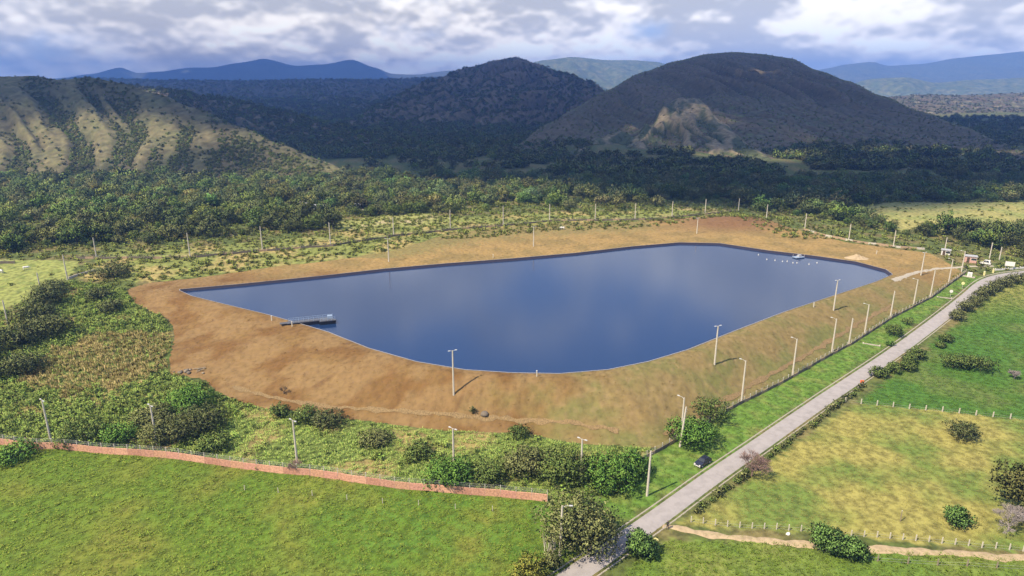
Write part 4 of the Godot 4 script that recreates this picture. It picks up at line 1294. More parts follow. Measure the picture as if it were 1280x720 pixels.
# bodies: smooth-joined tapered bones meshed as surface nets
func nets(bones: Array, cell: float, blend: float) -> ArrayMesh:
	var lo := Vector3(1e9, 1e9, 1e9)
	var hi := -lo
	for b in bones:
		var m := Vector3.ONE * (maxf(b[2], b[3]) + cell * 2.0 + 0.02)
		lo = lo.min(b[0] - m).min(b[1] - m)
		hi = hi.max(b[0] + m).max(b[1] + m)
	var n := Vector3i(((hi - lo) / cell).ceil()) + Vector3i.ONE
	var f := PackedFloat32Array()
	f.resize(n.x * n.y * n.z)
	for z in n.z:
		for y in n.y:
			for x in n.x:
				var p := lo + Vector3(x, y, z) * cell
				var best := 9.0
				for b in bones:
					var a: Vector3 = b[0]
					var ab: Vector3 = b[1] - a
					var t := clampf((p - a).dot(ab) / maxf(ab.length_squared(), 1e-9), 0.0, 1.0)
					var q := (p - a - ab * t).length() - lerpf(b[2], b[3], t)
					var k := clampf(0.5 + 0.5 * (best - q) / blend, 0.0, 1.0)
					best = lerpf(best, q, k) - blend * k * (1.0 - k)
				f[(z * n.y + y) * n.x + x] = best
	var id := {}
	var v := PackedVector3Array()
	for z in n.z - 1:
		for y in n.y - 1:
			for x in n.x - 1:
				var sum := Vector3.ZERO
				var c := 0
				for e in [[0, 0, 0, 1, 0, 0], [0, 1, 0, 1, 1, 0], [0, 0, 1, 1, 0, 1], [0, 1, 1, 1, 1, 1], [0, 0, 0, 0, 1, 0], [1, 0, 0, 1, 1, 0], [0, 0, 1, 0, 1, 1], [1, 0, 1, 1, 1, 1], [0, 0, 0, 0, 0, 1], [1, 0, 0, 1, 0, 1], [0, 1, 0, 0, 1, 1], [1, 1, 0, 1, 1, 1]]:
					var a := f[((z + e[2]) * n.y + y + e[1]) * n.x + x + e[0]]
					var b := f[((z + e[5]) * n.y + y + e[4]) * n.x + x + e[3]]
					if (a < 0.0) != (b < 0.0):
						sum += Vector3(e[0], e[1], e[2]).lerp(Vector3(e[3], e[4], e[5]), a / (a - b))
						c += 1
				if c:
					id[(z * n.y + y) * n.x + x] = v.size()
					v.append(lo + (Vector3(x, y, z) + sum / c) * cell)
	var s := SurfaceTool.new()
	s.begin(Mesh.PRIMITIVE_TRIANGLES)
	for p in v: s.add_vertex(p)
	for z in range(1, n.z - 1):
		for y in range(1, n.y - 1):
			for x in range(1, n.x - 1):
				var a := f[(z * n.y + y) * n.x + x]
				for ax in 3:
					var e := Vector3i(1, 0, 0) if ax == 0 else (Vector3i(0, 1, 0) if ax == 1 else Vector3i(0, 0, 1))
					var b := f[((z + e.z) * n.y + y + e.y) * n.x + x + e.x]
					if (a < 0.0) == (b < 0.0): continue
					var u := Vector3i(0, 1, 0) if ax == 0 else (Vector3i(0, 0, 1) if ax == 1 else Vector3i(1, 0, 0))
					var w := Vector3i(0, 0, 1) if ax == 0 else (Vector3i(1, 0, 0) if ax == 1 else Vector3i(0, 1, 0))
					var q: Array[int] = []
					for o: Vector3i in [Vector3i.ZERO, u, u + w, w]:
						q.append(id.get(((z - o.z) * n.y + y - o.y) * n.x + x - o.x, -1))
					if q.min() < 0: continue
					var order: Array = [0, 1, 2, 0, 2, 3] if a > 0.0 else [0, 2, 1, 0, 3, 2]
					for k in order: s.add_index(q[k])
	s.generate_normals()
	return s.commit()

func cow(x: float, d: float, turn: float, label: String) -> void:
	var o := thing("cow", label, "cow", V(x, surf(x, d), d), turn)
	var b := [[Vector3(-0.72, 1.12, 0), Vector3(0.0, 1.02, 0), 0.30, 0.36], [Vector3(0.0, 1.02, 0), Vector3(0.62, 1.08, 0), 0.36, 0.33], [Vector3(0.66, 1.18, 0), Vector3(1.08, 1.02, 0), 0.22, 0.15], [Vector3(1.08, 1.02, 0), Vector3(1.40, 0.72, 0), 0.15, 0.085], [Vector3(-0.95, 1.28, 0), Vector3(-1.06, 0.55, 0), 0.05, 0.04]]
	for s in [-1.0, 1.0]:
		b.append([Vector3(0.60, 0.9, 0.2 * s), Vector3(0.62, 0.48, 0.2 * s), 0.13, 0.075])
		b.append([Vector3(0.62, 0.48, 0.2 * s), Vector3(0.60, 0.05, 0.2 * s), 0.07, 0.065])
		b.append([Vector3(-0.70, 0.98, 0.2 * s), Vector3(-0.62, 0.66, 0.21 * s), 0.2, 0.1])
		b.append([Vector3(-0.62, 0.66, 0.21 * s), Vector3(-0.84, 0.44, 0.21 * s), 0.09, 0.065])
		b.append([Vector3(-0.84, 0.44, 0.21 * s), Vector3(-0.80, 0.05, 0.21 * s), 0.06, 0.065])
		b.append([Vector3(1.04, 1.12, 0.1 * s), Vector3(1.0, 1.1, 0.3 * s), 0.06, 0.03])
	part("body", nets(b, 0.05, 0.07), M.white, o)

func person(x: float, d: float, turn: float) -> void:
	var o := thing("person", "person in dark clothes standing where the dirt track leaves the road", "person", V(x, surf(x, d) + 0.02, d), turn)
	var b := [[Vector3(0, 0.94, 0), Vector3(0, 1.18, 0), 0.145, 0.13], [Vector3(0, 1.18, 0), Vector3(0, 1.38, 0), 0.13, 0.15], [Vector3(-0.15, 1.42, 0), Vector3(0.15, 1.42, 0), 0.075, 0.075]]
	for s in [-1.0, 1.0]:
		b.append([Vector3(0.09 * s, 0.92, 0), Vector3(0.11 * s, 0.50, 0.02), 0.095, 0.065])
		b.append([Vector3(0.11 * s, 0.50, 0.02), Vector3(0.12 * s, 0.09, 0), 0.062, 0.045])
		b.append([Vector3(0.12 * s, 0.045, -0.03), Vector3(0.13 * s, 0.035, 0.17), 0.045, 0.035])
		b.append([Vector3(0.19 * s, 1.40, 0), Vector3(0.25 * s, 1.14, -0.02), 0.055, 0.043])
		b.append([Vector3(0.25 * s, 1.14, -0.02), Vector3(0.26 * s, 0.90, 0.06), 0.042, 0.032])
	part("clothes", nets(b, 0.022, 0.035), M.dark_cloth, o)
	var skin := [[Vector3(0, 1.44, 0), Vector3(0, 1.55, 0.01), 0.05, 0.05], [Vector3(0, 1.62, 0.01), Vector3(0, 1.68, 0), 0.082, 0.09], [Vector3(0, 1.56, 0.05), Vector3(0, 1.6, 0.05), 0.045, 0.055], [Vector3(0, 1.62, 0.10), Vector3(0, 1.60, 0.115), 0.012, 0.016]]
	for s in [-1.0, 1.0]:
		skin.append([Vector3(0.088 * s, 1.62, 0), Vector3(0.09 * s, 1.65, 0), 0.018, 0.02])
		skin.append([Vector3(0.26 * s, 0.885, 0.065), Vector3(0.26 * s, 0.82, 0.085), 0.028, 0.03])
		for k in 4:
			skin.append([Vector3(0.26 * s, 0.81, 0.062 + 0.018 * k), Vector3(0.255 * s, 0.735 - 0.012 * (2 - absi(k - 2)), 0.075 + 0.018 * k), 0.009, 0.008])
		skin.append([Vector3(0.25 * s, 0.85, 0.10), Vector3(0.235 * s, 0.79, 0.125), 0.010, 0.008])
	part("skin", nets(skin, 0.012, 0.012), M.skin, o)
	part("hair", nets([[Vector3(0, 1.66, -0.02), Vector3(0, 1.72, -0.005), 0.096, 0.085]], 0.015, 0.02), M.dark_cloth, o)

func wheel(o: Node3D, at: Vector3, r: float) -> void:
	var s := st()
	tube(s, Vector3(0, 0, -0.1), Vector3(0, 0, 0.1), r, r, 18)
	var w := part("wheel", done(s), M.rubber, o, at)
	s = st()
	for z in [-1.0, 1.0]:
		tube(s, Vector3(0, 0, 0.09 * z), Vector3(0, 0, 0.112 * z), r * 0.62, r * 0.55, 12)
	part("rim", done(s), M.steel, w)

func car(x: float, d: float, turn: float, paint: Material, label: String, called: String, tall: float = 0.0) -> void:
	var o := thing(called, label, "car", V(x, surf(x, d), d), turn)
	var s := st()   # front towards +x
	prism(s, [[-2.05, 0.34], [-2.08, 0.62], [-2.0, 0.86], [-1.4, 0.92], [0.95, 0.90], [1.75, 0.76], [2.05, 0.62], [2.08, 0.36], [1.72, 0.26], [1.62, 0.52], [1.32, 0.62], [1.02, 0.52], [0.92, 0.26], [-0.92, 0.26], [-1.02, 0.52], [-1.32, 0.62], [-1.62, 0.52], [-1.72, 0.26]], 1.66)
	part("body", done(s), paint, o)
	s = st()
	var roof := 1.42 + tall
	for q in [[-1.0, 0.80, 0.62]]:
		var lo: Array[Vector3] = [Vector3(-1.75, 0.9, -0.8), Vector3(0.85, 0.9, -0.8), Vector3(0.85, 0.9, 0.8), Vector3(-1.75, 0.9, 0.8)]
		var hi: Array[Vector3] = [Vector3(-1.3 - tall, roof, -0.6), Vector3(0.15, roof, -0.6), Vector3(0.15, roof, 0.6), Vector3(-1.3 - tall, roof, 0.6)]
		quad(s, hi[3], hi[2], hi[1], hi[0])
		for i in 4: quad(s, lo[i], hi[i], hi[(i + 1) % 4], lo[(i + 1) % 4])
	part("cabin", done(s), paint, o)
	var panes := {"windshield": [Vector3(0.80, 0.97, -0.68), Vector3(0.80, 0.97, 0.68), Vector3(0.20, roof - 0.07, 0.54), Vector3(0.20, roof - 0.07, -0.54), Vector3(0.02, 0.01, 0)], "rear_window": [Vector3(-1.72, 0.97, -0.68), Vector3(-1.72, 0.97, 0.68), Vector3(-1.36 - tall, roof - 0.07, 0.54), Vector3(-1.36 - tall, roof - 0.07, -0.54), Vector3(-0.02, 0.01, 0)]}
	for z in [-1.0, 1.0]:
		panes["side_window" + ("" if z < 0 else "_001")] = [Vector3(-1.5, 0.97, 0.785 * z), Vector3(-0.38, 0.97, 0.785 * z), Vector3(-0.42, roof - 0.07, 0.625 * z), Vector3(-1.2, roof - 0.07, 0.625 * z), Vector3(0, 0, 0.012 * z)]
		panes["front_side_window" + ("" if z < 0 else "_001")] = [Vector3(-0.30, 0.97, 0.785 * z), Vector3(0.66, 0.97, 0.785 * z), Vector3(0.08, roof - 0.07, 0.625 * z), Vector3(-0.34, roof - 0.07, 0.625 * z), Vector3(0, 0, 0.012 * z)]
	for k: String in panes:
		var p: Array = panes[k]
		s = st()
		quad(s, p[0] + p[4], p[1] + p[4], p[2] + p[4], p[3] + p[4])
		quad(s, p[3] + p[4] * 0.4, p[2] + p[4] * 0.4, p[1] + p[4] * 0.4, p[0] + p[4] * 0.4)
		part(k.trim_suffix("_001"), done(s), M.glass, o)
	for e in [[1.32, 1], [1.32, -1], [-1.32, 1], [-1.32, -1]]: wheel(o, Vector3(e[0], 0.31, 0.76 * e[1]), 0.31)
	for z in [-1.0, 1.0]:
		s = st()
		box(s, Vector3(2.02, 0.64, 0.6 * z), Vector3(0.12, 0.14, 0.32))
		part("headlight", done(s), M.white, o)
		s = st()
		box(s, Vector3(-2.04, 0.74, 0.64 * z), Vector3(0.08, 0.16, 0.24))
		part("tail_light", done(s), M.red, o)
		s = st()
		box(s, Vector3(0.55, 0.98, 0.92 * z), Vector3(0.12, 0.11, 0.18))
		part("mirror", done(s), paint, o)
	s = st()
	box(s, Vector3(2.08, 0.42, 0), Vector3(0.10, 0.20, 1.5))
	part("bumper", done(s), M.steel, o)
	s = st()
	box(s, Vector3(2.135, 0.45, 0), Vector3(0.02, 0.14, 0.44))
	part("number_plate", done(s), M.white, o)

func house(x: float, d: float, turn: float, l: float, w: float, h: float, wall_m: Material, roof_m: Material, rise: float, called: String, label: String, category: String = "house", group: String = "") -> void:
	var o := thing(called, label, category, V(x, surf(x, d) - 0.1, d), turn, group)
	var s := st()
	box(s, Vector3(0, h * 0.5, 0), Vector3(l, h, w))
	part("wall", done(s), wall_m, o)
	s = st()
	if rise > 0.3: prism(s, [[-w * 0.5 - 0.4, h + 0.003], [0, h + rise], [w * 0.5 + 0.4, h + 0.003], [w * 0.5 + 0.4, h - 0.12], [-w * 0.5 - 0.4, h - 0.12]], l + 0.7)
	else: box(s, Vector3(0, h + 0.1, 0), Vector3(w + 0.5, 0.2, l + 0.5))
	var r := part("roof", done(s), roof_m, o)
	r.rotation.y = PI / 2
	s = st()
	box(s, Vector3(-l * 0.2, 1.05, w * 0.5 + 0.02), Vector3(0.95, 2.1, 0.06))
	part("door", done(s), M.dark_wood, o)
	for k in [0.15, 0.36]:
		s = st()
		box(s, Vector3(l * k, 1.5, w * 0.5 + 0.015), Vector3(1.1, 1.0, 0.05))
		var f := part("window", done(s), M.white, o)
		s = st()
		box(s, Vector3(l * k, 1.5, w * 0.5 + 0.035), Vector3(0.95, 0.85, 0.03))
		part("pane", done(s), M.glass, f)

func rock(r: float) -> ArrayMesh:
	var m := SphereMesh.new()
	m.radius = r
	m.height = r * 1.5
	m.radial_segments = 9
	m.rings = 5
	var s := SurfaceTool.new()
	s.create_from(m, 0)
	var arr := s.commit_to_arrays()
	var v: PackedVector3Array = arr[Mesh.ARRAY_VERTEX]
	var k := rng.randf() * 100.0
	for i in v.size(): v[i] *= 1.0 + 0.5 * n1.get_noise_3d(v[i].x * 40.0 / r + k, v[i].y * 40.0 / r, v[i].z * 40.0 / r)
	arr[Mesh.ARRAY_VERTEX] = v
	var a := ArrayMesh.new()
	a.add_surface_from_arrays(Mesh.PRIMITIVE_TRIANGLES, arr)
	return a

func build_things() -> void:
	rng.seed = 77
	var grain := noise_tex(13, 0.03, 0.7, 1.1, 256, 4)
	mat("white", lin(0.72, 0.71, 0.68), 0.7, grain, 0.6)
	mat("steel", lin(0.42, 0.43, 0.44), 0.5)
	mat("wire", lin(0.30, 0.31, 0.31), 0.6)
	mat("post_white", lin(0.58, 0.54, 0.45), 0.9, grain, 0.9)
	mat("post_wood", lin(0.30, 0.25, 0.18), 0.95, grain, 0.9)
	mat("block", lin(0.17, 0.145, 0.115), 0.95, grain, 0.4)
	mat("tan_wall", lin(0.40, 0.29, 0.19), 0.95, grain, 0.4)
	mat("dark_wood", lin(0.07, 0.05, 0.035), 0.9)
	mat("float", lin(0.012, 0.013, 0.02), 0.6)
	mat("deck", lin(0.10, 0.105, 0.125), 0.85, grain, 0.8)
	mat("rail", lin(0.22, 0.29, 0.40), 0.6)
	mat("navy", lin(0.016, 0.018, 0.034), 0.35)
	M.navy.clearcoat_enabled = true
	M.navy.clearcoat = 0.6
	M.navy.clearcoat_roughness = 0.1
	mat("rubber", lin(0.015, 0.015, 0.015), 0.85)
	mat("glass", lin(0.03, 0.035, 0.04), 0.08)
	M.glass.metallic_specular = 0.6
	mat("red", lin(0.30, 0.02, 0.02), 0.4)
	mat("orange", lin(0.75, 0.16, 0.05), 0.7)
	mat("yellow", lin(0.62, 0.58, 0.28), 0.6)
	mat("skin", lin(0.28, 0.16, 0.10), 0.7)
	mat("dark_cloth", lin(0.03, 0.028, 0.032), 0.95)
	mat("pink_plaster", lin(0.55, 0.34, 0.28), 0.9, grain, 0.4)
	mat("roof_sheet", lin(0.40, 0.41, 0.43), 0.6, grain, 0.4)
	mat("roof_tile", lin(0.30, 0.13, 0.08), 0.9, grain, 0.6)
	var bricks: Array[Material] = []
	for i in 6:
		var k := 0.86 + 0.055 * i
		bricks.append(mat("brick%d" % i, lin(0.53 * k, (0.275 + 0.012 * (i % 3)) * k, (0.195 + 0.01 * (i % 2)) * k), 0.95, noise_tex(40 + i, 0.02, 0.72, 1.12, 256, 5), 0.35))

	# --- walls and fences
	var o := thing("brick_wall", "long salmon pink brick wall topped with wire mesh between pasture and scrub", "wall", V(-135, surf(-135, 134), 134))
	barrier(o, pv(WALL), 3.0, 1.5, 0.18, bricks, 1.05, 0.07, M.concrete, "wall_panel", "fence_post", [0.5, 1.0], M.wire, 0.98)
	o = thing("roadside_fence", "low dark block wall with pale posts and wire along the toe of the bank", "fence", V(27, surf(27, 123.6), 123.6))
	barrier(o, pv([[24.5, 121.6], [31.9, 127.7], [40.4, 135.6], [56.4, 149.7], [75.8, 165.5], [93.5, 180.8], [101.9, 187.1], [126.0, 208.6], [149.8, 227.0], [167.8, 243.6], [178.9, 253.6]]), 2.6, 0.75, 0.2, [M.block, M.block, M.tan_wall], 1.0, 0.075, M.concrete, "wall_panel", "fence_post", [0.3, 0.6, 0.9], M.wire)
	o = thing("boundary_wall", "low dark wall with posts along the far side of the reservoir", "wall", V(-176, surf(-176, 262), 262))
	barrier(o, pv([[-176, 262], [-150, 262], [-132, 263.5], [-106, 274], [-79, 283], [-55, 302.5], [-30, 317.5], [-4, 327.5], [20, 340.5], [64, 342.2], [85, 349], [105, 359], [127, 370]]), 3.4, 0.85, 0.22, [M.block, M.block, M.block, M.tan_wall], 0.9, 0.08, M.post_wood, "wall_panel", "fence_post", [0.35, 0.75], M.wire)
	o = thing("boundary_wall", "short dark wall at the back of the pale left-hand pasture with the cows".replace("left-hand ", ""), "wall", V(-250, surf(-250, 250), 250))
	barrier(o, pv([[-250, 247], [-222, 251], [-193, 255.5]]), 3.4, 1.0, 0.22, [M.block], 0.6, 0.08, M.post_wood, "wall_panel", "fence_post", [0.4], M.wire)
	o = thing("boundary_wall", "short grey wall running to the corner pole beside the pasture", "wall", V(-163, surf(-163, 236), 236))
	barrier(o, pv([[-163.4, 236.5], [-160.5, 243], [-158, 249]]), 2.4, 0.8, 0.25, [M.concrete], 0.0, 0.08, M.post_wood, "wall_panel", "fence_post", [], M.wire)
	o = thing("boundary_wall", "broken tan wall on the rim beyond the right end of the water".replace("right end", "gate end"), "wall", V(146, surf(146, 312), 312))
	barrier(o, pv([[141, 317], [146, 306], [153, 296], [168, 286.5], [181, 283.5]]), 3.2, 0.95, 0.25, [M.tan_wall, M.concrete, M.tan_wall], 0.0, 0.08, M.post_wood, "wall_panel", "fence_post", [], M.wire)
	o = thing("post_fence", "pale post and wire fence across the pasture, far from the dirt track", "fence", V(83, surf(83, 151), 151))
	barrier(o, pv([[83, 151], [120.8, 141.8], [175, 128]]), 3.6, 0.0, 0.1, [M.post_white], 1.35, 0.10, M.post_white, "panel", "fence_post", [-0.3, 0.2, 0.7], M.wire)
	o = thing("post_fence", "pale post and wire fence along the dirt track", "fence", V(32.8, surf(32.8, 102.7), 102.7))
	barrier(o, pv([[32.3, 103.2], [41.8, 101.3], [53.2, 100.2], [64.0, 98.6], [76.1, 96.9], [86.4, 95.1], [104, 92.6], [130, 89]]), 2.1, 0.0, 0.1, [M.post_white], 1.25, 0.075, M.post_white, "panel", "fence_post", [-0.3, 0.2, 0.7], M.wire)
	o = thing("post_fence", "sparse grey posts on the near side of the dirt track".replace("near side", "roadless side"), "fence", V(56, surf(56, 93.6), 93.6))
	barrier(o, pv([[56, 93.6], [66, 91.9], [82, 90.6], [110, 88]]), 4.6, 0.0, 0.1, [M.post_wood], 1.3, 0.08, M.post_wood, "panel", "fence_post", [-0.3, 0.2, 0.7], M.wire)
	o = thing("stake_fence", "thin pale stakes in the grass in front of the pink wall", "fence", V(-52.1, surf(-52.1, 113.3), 113.3))
	barrier(o, pv([[-52.1, 113.3], [-31.0, 109.9], [-15, 107.7], [1.8, 105.7]]), 7.0, 0.0, 0.1, [M.post_white], 1.1, 0.055, M.post_white, "panel", "stake", [], M.wire)
	# --- poles
	var left := Vector3(-0.7, 0, -0.7)
	var i := 0
	for q in [[57.2, 151.2, 11.0], [75.9, 166.2, 10.8], [93.9, 182.3, 10.2], [101.6, 187.9, 8.2], [110.6, 196.4, 9.2], [125.9, 209.9, 8.8], [139.9, 221.0, 8.8], [149.8, 228.0, 9.8], [166.0, 243.6, 8.8], [178.4, 255.6, 8.2]]:
		pole(q[0], q[1], q[2], "plain" if i == 3 or i == 5 or i == 7 else "arm", "pale concrete lamp post on the roadside fence, %s counted from the leaning pole" % ORD[i], "poles along the roadside fence", left)
		i += 1
	pole(37.6, 132.6, 10.2, "arm", "pale concrete lamp post just behind the leaning pole", "poles along the roadside fence", left)
	pole(36.6, 129.4, 9.6, "plain", "leaning concrete pole standing in the bright green verge tree", "", left, 0.07)
	pole(25.9, 111.2, 9.7, "plain", "lone concrete pole on the verge between the tall shrubs and the road", "", left, 0.02)
	pole(8.0, 93.9, 9.8, "arm", "roadside lamp post with its arm over the road by the big tree", "", Vector3(1, 0, 0), 0.02)
	i = 0
	for q in [[-102.4, 132.2, 9.6], [-77.8, 130.2, 9.5], [-44.8, 122.8, 9.9], [-12.2, 123.4, 7.6], [13.8, 117.0, 8.8]]:
		pole(q[0], q[1], q[2], "twin", "grey lamp post behind the pink wall, %s counted towards the road" % ORD[i], "poles behind the pink wall", Vector3(0.8, 0, 0.6))
		i += 1
	for q in [[-13.9, 145.2, 11.2, "tall lamp post on the front slope of the bank, alone before the water"], [53.0, 161.5, 10.6, "lamp post high on the bank slope between water and roadside fence"], [103.6, 203.9, 10.0, "lamp post on the crest near the gate end of the water"], [155.5, 244.5, 8.8, "lamp post beside the pale path along the bank"], [-49.5, 259.9, 9.6, "lamp post on the far bank near the wall's bend"], [9.5, 286.7, 8.8, "lamp post on the far bank, middle of the straw slope"], [88.5, 313.6, 7.4, "lamp post on the far bank below the reddish mound"]]:
		pole(q[0], q[1], q[2], "twin", q[3], "lamp posts on the bank", Vector3(-0.9, 0, 0.4))
	i = 0
	for q in [[-168.6, 262.9, 8.4], [-132.0, 265.8, 10.0], [-106.0, 276.2, 10.2], [-79.4, 285.2, 10.2], [-55.1, 304.7, 8.7], [-30.0, 319.5, 9.7], [-4.4, 329.4, 10.0], [19.6, 343.8, 8.4], [43.4, 343.8, 8.4], [64.3, 344.4, 8.4], [85.1, 351.0, 8.6], [105.5, 361.0, 8.3], [127.3, 371.9, 7.4]]:
		pole(q[0], q[1], q[2], "plain", "pale pole on the far boundary wall, %s counted from the pasture corner" % ORD[i], "poles along the far boundary wall")
		i += 1
	i = 0
	for q in [[134.4, 348.3, 7.4], [143.3, 321.1, 7.6], [153.3, 297.3, 7.8], [168.1, 287.0, 7.5], [187.1, 281.0, 6.4], [200.2, 271.6, 6.8], [203.4, 270.2, 5.6]]:
		pole(q[0], q[1], q[2], "plain", "pale pole on the rim past the reddish mound, %s counted from it" % ORD[i], "poles from the mound to the gate")
		i += 1
	i = 0
	for q in [[-163.1, 235.4, 9.5], [-162.4, 219.9, 8.0], [-156.8, 195.6, 8.0]]:
		pole(q[0], q[1], q[2], "plain", "pale pole along the pasture edge among dark scrub, %s from the grey wall" % ORD[i], "poles along the pasture edge")
		i += 1
	# --- the landing stage
	o = thing("landing_stage", "floating landing stage with pale blue railings moored to the bank", "dock", V(-66.4, 7.55, 186.4), deg_to_rad(19.0))
	var s := st()
	box(s, Vector3(6.4, 0.82, 0), Vector3(13.4, 0.12, 2.2))
	part("deck", done(s), M.deck, o)
	for z in [-0.75, 0.75]:
		s = st()
		box(s, Vector3(7.9, 0.24, z), Vector3(10.2, 1.04, 0.70))
		part("float", done(s), M.float, o)
		s = st()
		for y in [1.35, 1.8]: tube(s, Vector3(0.2, y, z * 1.4), Vector3(13.0, y, z * 1.4), 0.035, 0.035, 6)
		part("rail", done(s), M.rail, o)
		for k in 10:
			s = st()
			tube(s, Vector3(0.3 + k * 1.4, 0.8, z * 1.4), Vector3(0.3 + k * 1.4, 1.84, z * 1.4), 0.05, 0.05, 6)
			part("post", done(s), M.rail, o)
	s = st()
	box(s, Vector3(12.1, 1.3, -0.2), Vector3(1.5, 0.9, 1.2), Basis.IDENTITY, 0.94)
	part("pump_box", done(s), M.rail, o)
	s = st()
	box(s, Vector3(11.3, 0.30, 1.75), Vector3(4.6, 0.96, 1.1))
	part("float", done(s), M.float, o)
	s = st()
	box(s, Vector3(11.3, 0.825, 1.72), Vector3(4.8, 0.13, 1.24))
	part("platform", done(s), M.deck, o)
	s = st()
	for k in 5: tube(s, Vector3(9.2 + k * 1.05, 0.85, 2.25), Vector3(9.2 + k * 1.05, 1.9, 2.25), 0.045, 0.045, 6)
	for y in [1.35, 1.88]: tube(s, Vector3(9.1, y, 2.25), Vector3(13.5, y, 2.25), 0.035, 0.035, 6)
	part("rail", done(s), M.rail, o)
	s = st()
	box(s, Vector3(-1.2, 0.82, 0), Vector3(2.2, 0.1, 1.6))
	part("gangway", done(s), M.deck, o)
	# buoys, raft
	i = 0
	for q in [[104.2, 274.2], [104.9, 266.5], [107.7, 265.0], [110.1, 263.2], [112.0, 263.2], [113.3, 260.6], [114.9, 260.6], [118.9, 258.6], [123.0, 260.6]]:
		var b := thing("buoy", "small white float on the water by the pump raft, %s from the mound" % ORD[i], "buoy", V(q[0], WATER, q[1]), 0.0, "line of white floats")
		var sp := SphereMesh.new()
		sp.radius = 0.25
		sp.height = 0.42
		sp.radial_segments = 12
		sp.rings = 6
		part("float", sp, M.white, b, Vector3(0, 0.12, 0))
		s = st()
		tube(s, Vector3(0, 0.4, 0), Vector3(0, 0.7, 0), 0.05, 0.05, 6)
		part("ring", done(s), M.steel, b)
		i += 1
	o = thing("pump_raft", "pale pump raft moored at the far shore by the white floats", "raft", V(119.2, WATER, 269.6), 0.35)
	s = st()
	box(s, Vector3(0, 0.35, 0), Vector3(4.4, 0.25, 2.4))
	part("deck", done(s), M.rail, o)
	for z in [-0.8, 0.8]:
		s = st()
		tube(s, Vector3(-2.1, 0.1, z), Vector3(2.1, 0.1, z), 0.32, 0.32, 10)
		part("pontoon", done(s), M.float, o)
	s = st()
	box(s, Vector3(0.4, 0.9, 0), Vector3(1.4, 0.85, 1.2), Basis.IDENTITY, 0.85)
	part("pump_housing", done(s), M.roof_sheet, o)
	s = st()
	for e in [[-2.0, -1.0], [2.0, -1.0], [2.0, 1.0], [-2.0, 1.0]]: tube(s, Vector3(e[0], 0.4, e[1]), Vector3(e[0], 1.5, e[1]), 0.04, 0.04, 5)
	part("rail", done(s), M.white, o)
	# --- vehicle, people, animals
	car(39.7, 122.6, deg_to_rad(41.0) + PI, M.navy, "dark blue car parked on the grass verge beside the road", "parked_car")
	person(27.6, 101.2, -0.5)
	cow(-186.0, 246.8, 0.6, "white cow grazing in the pale pasture by the short dark wall")
	cow(-192.5, 242.7, 2.6, "white cow further from the corner poles of the pale pasture")
	cow(24.6, 320.3, 3.0, "white cow alone on the far bank below the boundary wall")
	# --- signs and markers
	for q in [[24.3, 95.6, 2.0, 0.42, "yellow", "round yellow sign beside the leafy shrub at the track corner"], [157.4, 228.6, 2.0, 0.55, "white", "round white sign on the verge near the culvert slab"], [166.8, 236.8, 2.1, 0.55, "yellow", "round pale yellow sign on the verge closer to the gate"]]:
		o = thing("road_sign", q[5], "sign", V(q[0], surf(q[0], q[1]), q[1]), -0.35)
		s = st()
		tube(s, Vector3(0, -0.3, -0.04), Vector3(0, q[2], -0.04), 0.05, 0.05, 6)
		part("post", done(s), M.steel, o)
		s = st()
		tube(s, Vector3(0, q[2], 0), Vector3(0, q[2], 0.04), q[3], q[3], 20)
		part("disc", done(s), M[q[4]], o)
	i = 0
	for q in [[184.6, 251.4], [190.3, 254.6]]:
		o = thing("marker_post", "yellow marker post at the road bend, %s before the white sign board" % ["further", "closer"][i], "post", V(q[0], surf(q[0], q[1]), q[1]))
		s = st()
		box(s, Vector3(0, 0.8, 0), Vector3(0.5, 1.9, 0.5), Basis.IDENTITY, 0.8)
		part("post", done(s), M.yellow, o)
		s = st()
		box(s, Vector3(0, 1.6, 0), Vector3(0.44, 0.16, 0.44))
		part("band", done(s), M.white, o)
		i += 1
	o = thing("road_marker", "orange warning post at the end of the low hedge", "post", V(92.0, surf(92.0, 160.9), 160.9))
	s = st()
	box(s, Vector3(0, 0.6, 0), Vector3(0.22, 1.4, 0.22))
	part("post", done(s), M.post_white, o)
	s = st()
	box(s, Vector3(0, 1.25, 0), Vector3(0.9, 0.75, 0.12))
	part("panel", done(s), M.orange, o)
	o = thing("sign_board", "white sign board on posts at the gate", "sign", V(199.7, surf(199.7, 259.0), 259.0), -0.5)
	s = st()
	box(s, Vector3(0, 2.2, 0), Vector3(3.2, 1.8, 0.12))
	part("board", done(s), M.white, o)
	for e in [-1.2, 1.2]:
		s = st()
		tube(s, Vector3(e, -0.3, -0.12), Vector3(e, 3.0, -0.12), 0.07, 0.07, 6)
		part("post", done(s), M.steel, o)
	o = thing("gate_wall", "low white wall along the road bend by the sign board", "wall", V(193, surf(193, 257.8), 257.8))
	barrier(o, pv([[193, 257.2], [199, 258.4], [208, 260.6], [222, 264]]), 3.0, 0.6, 0.25, [M.white], 0.3, 0.14, M.white, "wall_panel", "pillar", [], M.wire)
	# --- buildings by the gate and in the wood
	house(184.8, 276.6, -0.6, 3.2, 2.6, 2.3, M.white, M.roof_sheet, 0.0, "guard_hut", "small white hut at the foot of the trees near the gate", "hut")
	house(189.6, 267.8, -0.5, 4.2, 3.0, 2.5, M.pink_plaster, M.roof_sheet, 0.0, "gate_house", "pinkish gate house with a flat roof beside the path's end", "hut")
	car(193.6, 264.6, 2.4, M.white, "white van parked beside the pinkish gate house", "parked_van", 0.45)
	o = thing("utility_box", "white utility cabinet on a pale slab at the end of the roadside fence", "cabinet", V(177.2, surf(177.2, 249.5), 249.5), -0.7)
	s = st()
	box(s, Vector3(0, 0.05, 0), Vector3(4.4, 0.3, 1.8))
	part("slab", done(s), M.kerb, o)
	s = st()
